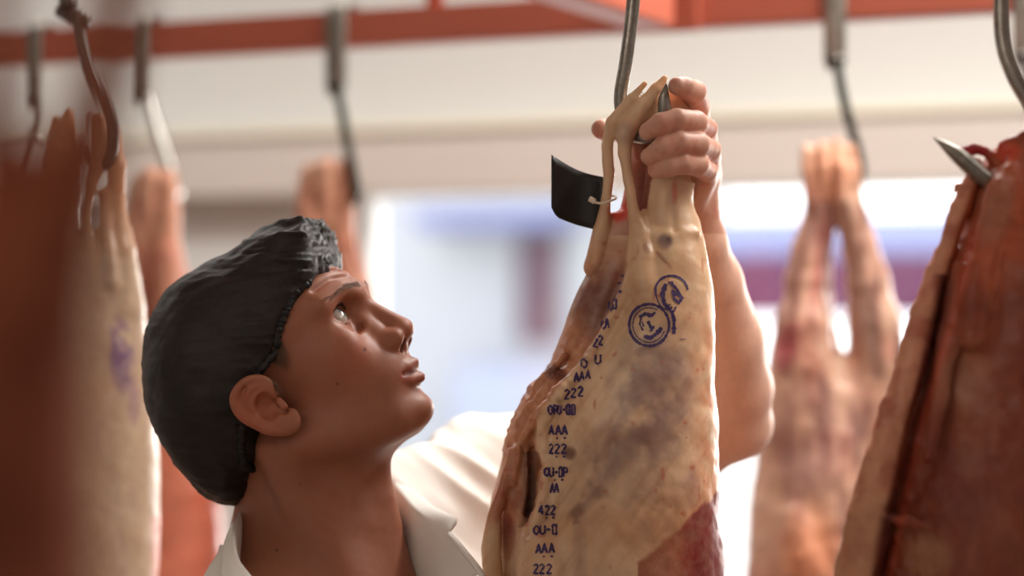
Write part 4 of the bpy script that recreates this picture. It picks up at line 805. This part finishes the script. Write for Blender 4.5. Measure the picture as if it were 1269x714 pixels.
# hooks on the back rail
def strap_hook(u0, vb, pts, r, matl, lab, wd=27, extra=None, smat='steel'):
    p = on_line(u0, RB); d = p[1]; zt = RAILZ + RH; h = empty('meat_hook', (p[0], p[1], zt)); tag(h, lab, 'hook', 'meat hooks')
    wv = wd * d / FPX; f = -.0255; pf = on_line(u0, RB, f); zb = pix(u0, vb, pf[1])[2]
    prof = [(f, zb), (f, zb + .012), (f, zb + .04), (f, zt - .01), (f + .004, zt + .006), (-.012, zt + .012), (.012, zt + .012), (.022, zt + .006), (.0255, zt - .01), (.0255, zt - .035)]
    G = [[pf + E2 * (y - f) + EZ * z + E1 * (sg * wv / 2 * (.72 if i == 0 else 1)) for sg in (-1, -.4, .4, 1)] for i, (y, z) in enumerate(prof)]
    MB().grid(G, .004).build('strap', M[smat], h)
    q = pf - E2 * .004 + EZ * (zb + .012); MB().tube([q - E1 * .008, q + E1 * .014], .006, 10, 1).build('rivet', M['dark_steel'], h)
    MB().tube(wpts([(u, v, pf[1] - .003 + dd) for u, v, dd in pts]), [rad(r, d)] * (len(pts) - 1) + [rad(1, d)], 12).build('shaft', matl, h)
    if extra: MB().tube(wpts([(u, v, pf[1] + dd) for u, v, dd in extra]), rad(6, d), 10, 1).build('cross_pin', M['bright_steel'], h)
strap_hook(415, 118, [(418, 112, 0), (424, 140, 0), (430, 175, .0), (438, 215, 0), (442, 236, .0), (436, 250, .01), (424, 246, .02), (418, 232, .02)], 6, M['rod_black'], 'flat steel hook on the back rail above the hair net')
strap_hook(170, 128, [(180, 118, 0), (188, 145, 0), (202, 185, 0), (214, 220, 0), (215, 245, .0), (204, 258, .01), (194, 250, .02), (190, 238, .02)], 8.5, M['bright_steel'], 'hook with a bright polished shank, second from the left on the back rail', 22)
strap_hook(38, 138, [(46, 130, 0), (45, 155, 0), (36, 185, 0), (26, 215, 0), (20, 236, .0), (12, 240, .01), (6, 228, .02)], 5, M['dark_steel'], 'hook with a small crosspiece at the far left of the back rail', 22, [(33, 167, -.004), (57, 187, -.004)])
strap_hook(1035, 86, [(1038, 80, 0), (1043, 110, 0), (1051, 145, 0), (1062, 182, 0), (1068, 212, 0), (1062, 232, .0), (1048, 236, .01), (1036, 226, .02)], 6, M['rod_black'], 'flat steel hook above the carcass with spread hind legs', 27)
strap_hook(1268, 82, [(1270, 76, 0), (1274, 110, 0), (1282, 150, 0), (1290, 190, 0), (1284, 208, .0), (1272, 206, .01)], 6, M['dark_steel'], 'hook half hidden at the right edge of the back rail', 22)
# ------------------------------------------------------------------ room
def struct(name, m, mt): return tag(m.build(name, mt), kind='structure')
WB = E2 * 3.55 + E1 * 0.0                      # a point of the back wall's inner face
def wp(a, z, o=0.0): return WB + E1 * a + E2 * o + EZ * z
def wbox(m, a0, a1, z0, z1, o0, o1, bev=0.0): return m.box(wp((a0 + a1) / 2, (z0 + z1) / 2, (o0 + o1) / 2), (a1 - a0, o1 - o0, z1 - z0), AX, bev)
def acol(u): p = on_line(u, WB); return float((p - WB) @ E1)
AL, AR, FR = -3.5, 2.6, -4.6
wl = acol(432); wr = wl + 1.95; HB, HT, SILL = 1.845, 1.962, .75
m = MB(); wbox(m, AL, wl, 0, CEIL, 0, .16); wbox(m, wr, AR, 0, CEIL, 0, .16); wbox(m, wl, wr, HB + .03, CEIL, 0, .16); wbox(m, wl, wr, 0, SILL, 0, .16); struct('wall_back', m, M['wall'])
m = MB(); wbox(m, AL, AR, HB, HT, -.09, -.001, .004); struct('trim_1', m, M['header'])
m = MB(); wbox(m, AL, AR, HT, HT + .022, -.105, -.001, .004); struct('trim_2', m, M['trim'])
m = MB(); wbox(m, AL, AR, -.1, 0, FR, .3); struct('floor', m, M['floor'])
m = MB(); wbox(m, AL, AR, CEIL, CEIL + .1, FR, .16); struct('ceiling', m, M['ceil'])
m = MB(); wbox(m, AL - .12, AL, 0, CEIL, FR, .16); struct('wall_left', m, M['wall'])
m = MB(); wbox(m, AR, AR + .12, 0, CEIL, FR, .16); struct('wall_right', m, M['wall'])
m = MB(); wbox(m, AL, AR, 0, CEIL, FR - .12, FR); struct('wall_front', m, M['wall'])
m = MB(); ft = .035
wbox(m, wl, wl + ft, SILL, HB + .03, .03, .1); wbox(m, wr - ft, wr, SILL, HB + .03, .03, .1); wbox(m, wl, wr, SILL, SILL + ft, .03, .1); wbox(m, wl, wr, HB, HB + .03, .03, .1)
win = struct('window_1', m, M['frame'])
g = bpy.data.materials.new('window_glass'); g.use_nodes = True; nt = g.node_tree; nt.nodes.clear(); on = nt.nodes.new('ShaderNodeOutputMaterial'); mx = nt.nodes.new('ShaderNodeMixShader'); tr = nt.nodes.new('ShaderNodeBsdfTransparent'); gl = nt.nodes.new('ShaderNodeBsdfGlossy'); gl.inputs['Roughness'].default_value = .02; mx.inputs[0].default_value = .05
nt.links.new(tr.outputs[0], mx.inputs[1]); nt.links.new(gl.outputs[0], mx.inputs[2]); nt.links.new(mx.outputs[0], on.inputs[0])
m = MB(); wbox(m, wl + ft, wr - ft, SILL + ft, HB, .06, .066); m.build('pane', g, win)
# lamps of the room, with added fill lamps among them
def ceiling_lamp(a, o, lx, ly, power, col, lab, ang=0):
    p = wp(a, CEIL, o); r = empty('ceiling_light', p - EZ * .0); tag(r, lab, 'ceiling light', 'ceiling lights')
    MB().box(p - EZ * .03, (lx + .06, ly + .06, .06), AX, .006).build('housing', M['lampbody'], r)
    ld = bpy.data.lights.new('ceiling_light_lamp', 'AREA'); ld.shape = 'RECTANGLE'; ld.size = lx; ld.size_y = ly; ld.energy = power; ld.color = col
    lo = bpy.data.objects.new('ceiling_light_lamp', ld); COL.objects.link(lo); lo.location = p - EZ * .066; lo.rotation_euler = (0, 0, -TH); lo.parent = r; lo.matrix_parent_inverse = r.matrix_world.inverted()
# ------------------------------------------------------------------ street outside
m = MB(); wbox(m, -14, 14, -.12, -.02, .3, 24); struct('street', m, mat('paving', (214, 212, 206), .8, n1=(2, .2, (196, 194, 188))))
def fq(u): return float((on_line(u, WB, 15.9) - WB - E2 * 15.9) @ E1)
fac = empty('shop_building', wp(.6, 0, 16)); tag(fac, 'pale bleached building across the street beyond the window', 'building')
wm = mat('facade', (160, 161, 164), .8, n1=(.5, .4, (146, 150, 166)))
m = MB(); wbox(m, -15, fq(838), -.02, 6.5, 16, 18); m.build('wall', wm, fac)
gm = mat('shop_window_glass', (96, 104, 128), .15)
for a in (-4.6, -2.0): m = MB(); wbox(m, a, a + 1.9, 3.4, 5.0, 15.93, 16.01, .01); m.build('window', gm, fac)
def stand(a, o): return wp(a, 0, o)
aw = empty('market_awning', wp(3.0, 0, 9.5)); tag(aw, 'purple-red awning with a lavender top, blurred beyond the window at the right', 'awning')
AWB = WB + E2 * 9.5
mag = mat('awning_red', (84, 32, 66), .8); lav = mat('awning_top', (112, 118, 156), .8); postm = mat('awning_post', (120, 110, 112), .5)
def aq(u, z, off=0.0):
    p = on_line(u, AWB, off); return A(p[0], p[1], z)
U0, U1 = 770, 1330; n = 24
MB().grid([[aq(U0 + (U1 - U0) * i / n, 2.04 - (2.04 - 1.6) * j / 4) + E2 * .02 * math.sin(i * 1.3) for j in range(5)] for i in range(n + 1)], .012).build('valance', mag, aw)
MB().grid([[aq(U0 + (U1 - U0) * i / n, 2.04 + .33 * j / 4, 1.3 * j / 4) for j in range(5)] for i in range(n + 1)], .012).build('canopy', lav, aw)
for u in (775, 1325):
    b = aq(u, 0, .04); MB().tube([b, b + EZ * 2.04], .025, 10, 1).build('post', postm, aw)
shm = mat('shutter_paint', (84, 64, 76), .7)
m = MB(); wbox(m, fq(640), fq(690), 1.35, 2.5, 15.9, 16.01, .01); m.build('shutter', shm, fac)
m = MB(); wbox(m, fq(575), fq(720), -.02, 1.1, 15.6, 16.0, .02); m.build('stall_front', mat('stall_paint', (150, 156, 176), .8), fac)
m = MB(); wbox(m, fq(540), fq(720), 2.56, 2.75, 15.2, 16.0, .02); m.build('cornice', lav, fac)
# ------------------------------------------------------------------ light
WARM = (1.0, .88, .77)
ceiling_lamp(-2.05, -.9, 2.6, .25, 18, (1, .98, .94), 'long ceiling light near the window wall, above the frame')
ceiling_lamp(-.15, -1.2, .9, .25, 32, (1, .97, .92), 'short ceiling light above the stamped carcass, out of frame')
ceiling_lamp(.6, -1.75, .9, .25, 22, (1, .95, .88), 'ceiling light at the right, beyond the opened carcass, out of frame')
ceiling_lamp(-1.0, -4.2, 1.2, .3, 11.5, WARM, 'added warm fill lamp under the ceiling to the left, out of frame')  # unseen front fill, added to brighten the sides facing the camera
ceiling_lamp(.9, -5.6, 1.2, .3, 15.5, WARM, 'added warm fill lamp under the ceiling behind the camera, out of frame')  # second unseen fill lamp, also added to lift the front
w = bpy.data.worlds.new('World'); SC.world = w; w.use_nodes = True; bg = w.node_tree.nodes['Background']; bg.inputs[0].default_value = (.93, .96, 1.0, 1); bg.inputs[1].default_value = 3.6
sd = bpy.data.lights.new('sun', 'SUN'); sd.energy = 3.2; sd.angle = .4; sd.color = (1, .95, .88); so = bpy.data.objects.new('sun', sd); COL.objects.link(so); so.location = (3, 2, 9)
so.rotation_euler = Vector((-.45, -.89, -.105)).to_track_quat('-Z', 'Y').to_euler()
# ------------------------------------------------------------------ camera
cd = bpy.data.cameras.new('camera'); cam = bpy.data.objects.new('camera', cd); COL.objects.link(cam); cam.location = tuple(CAM); cam.rotation_euler = (math.pi / 2 + PITCH, 0, 0)
cd.sensor_width = 36; cd.lens = FPX / 1269 * 36; cd.clip_start = .02; cd.clip_end = 200
cd.dof.use_dof = True; cd.dof.focus_distance = 1.63; cd.dof.aperture_fstop = cd.lens / 1000 / .038
SC.camera = cam
vs = SC.view_settings; vs.view_transform = 'Standard'; vs.look = 'None'; vs.exposure = 0; vs.gamma = 1; vs.use_curve_mapping = False
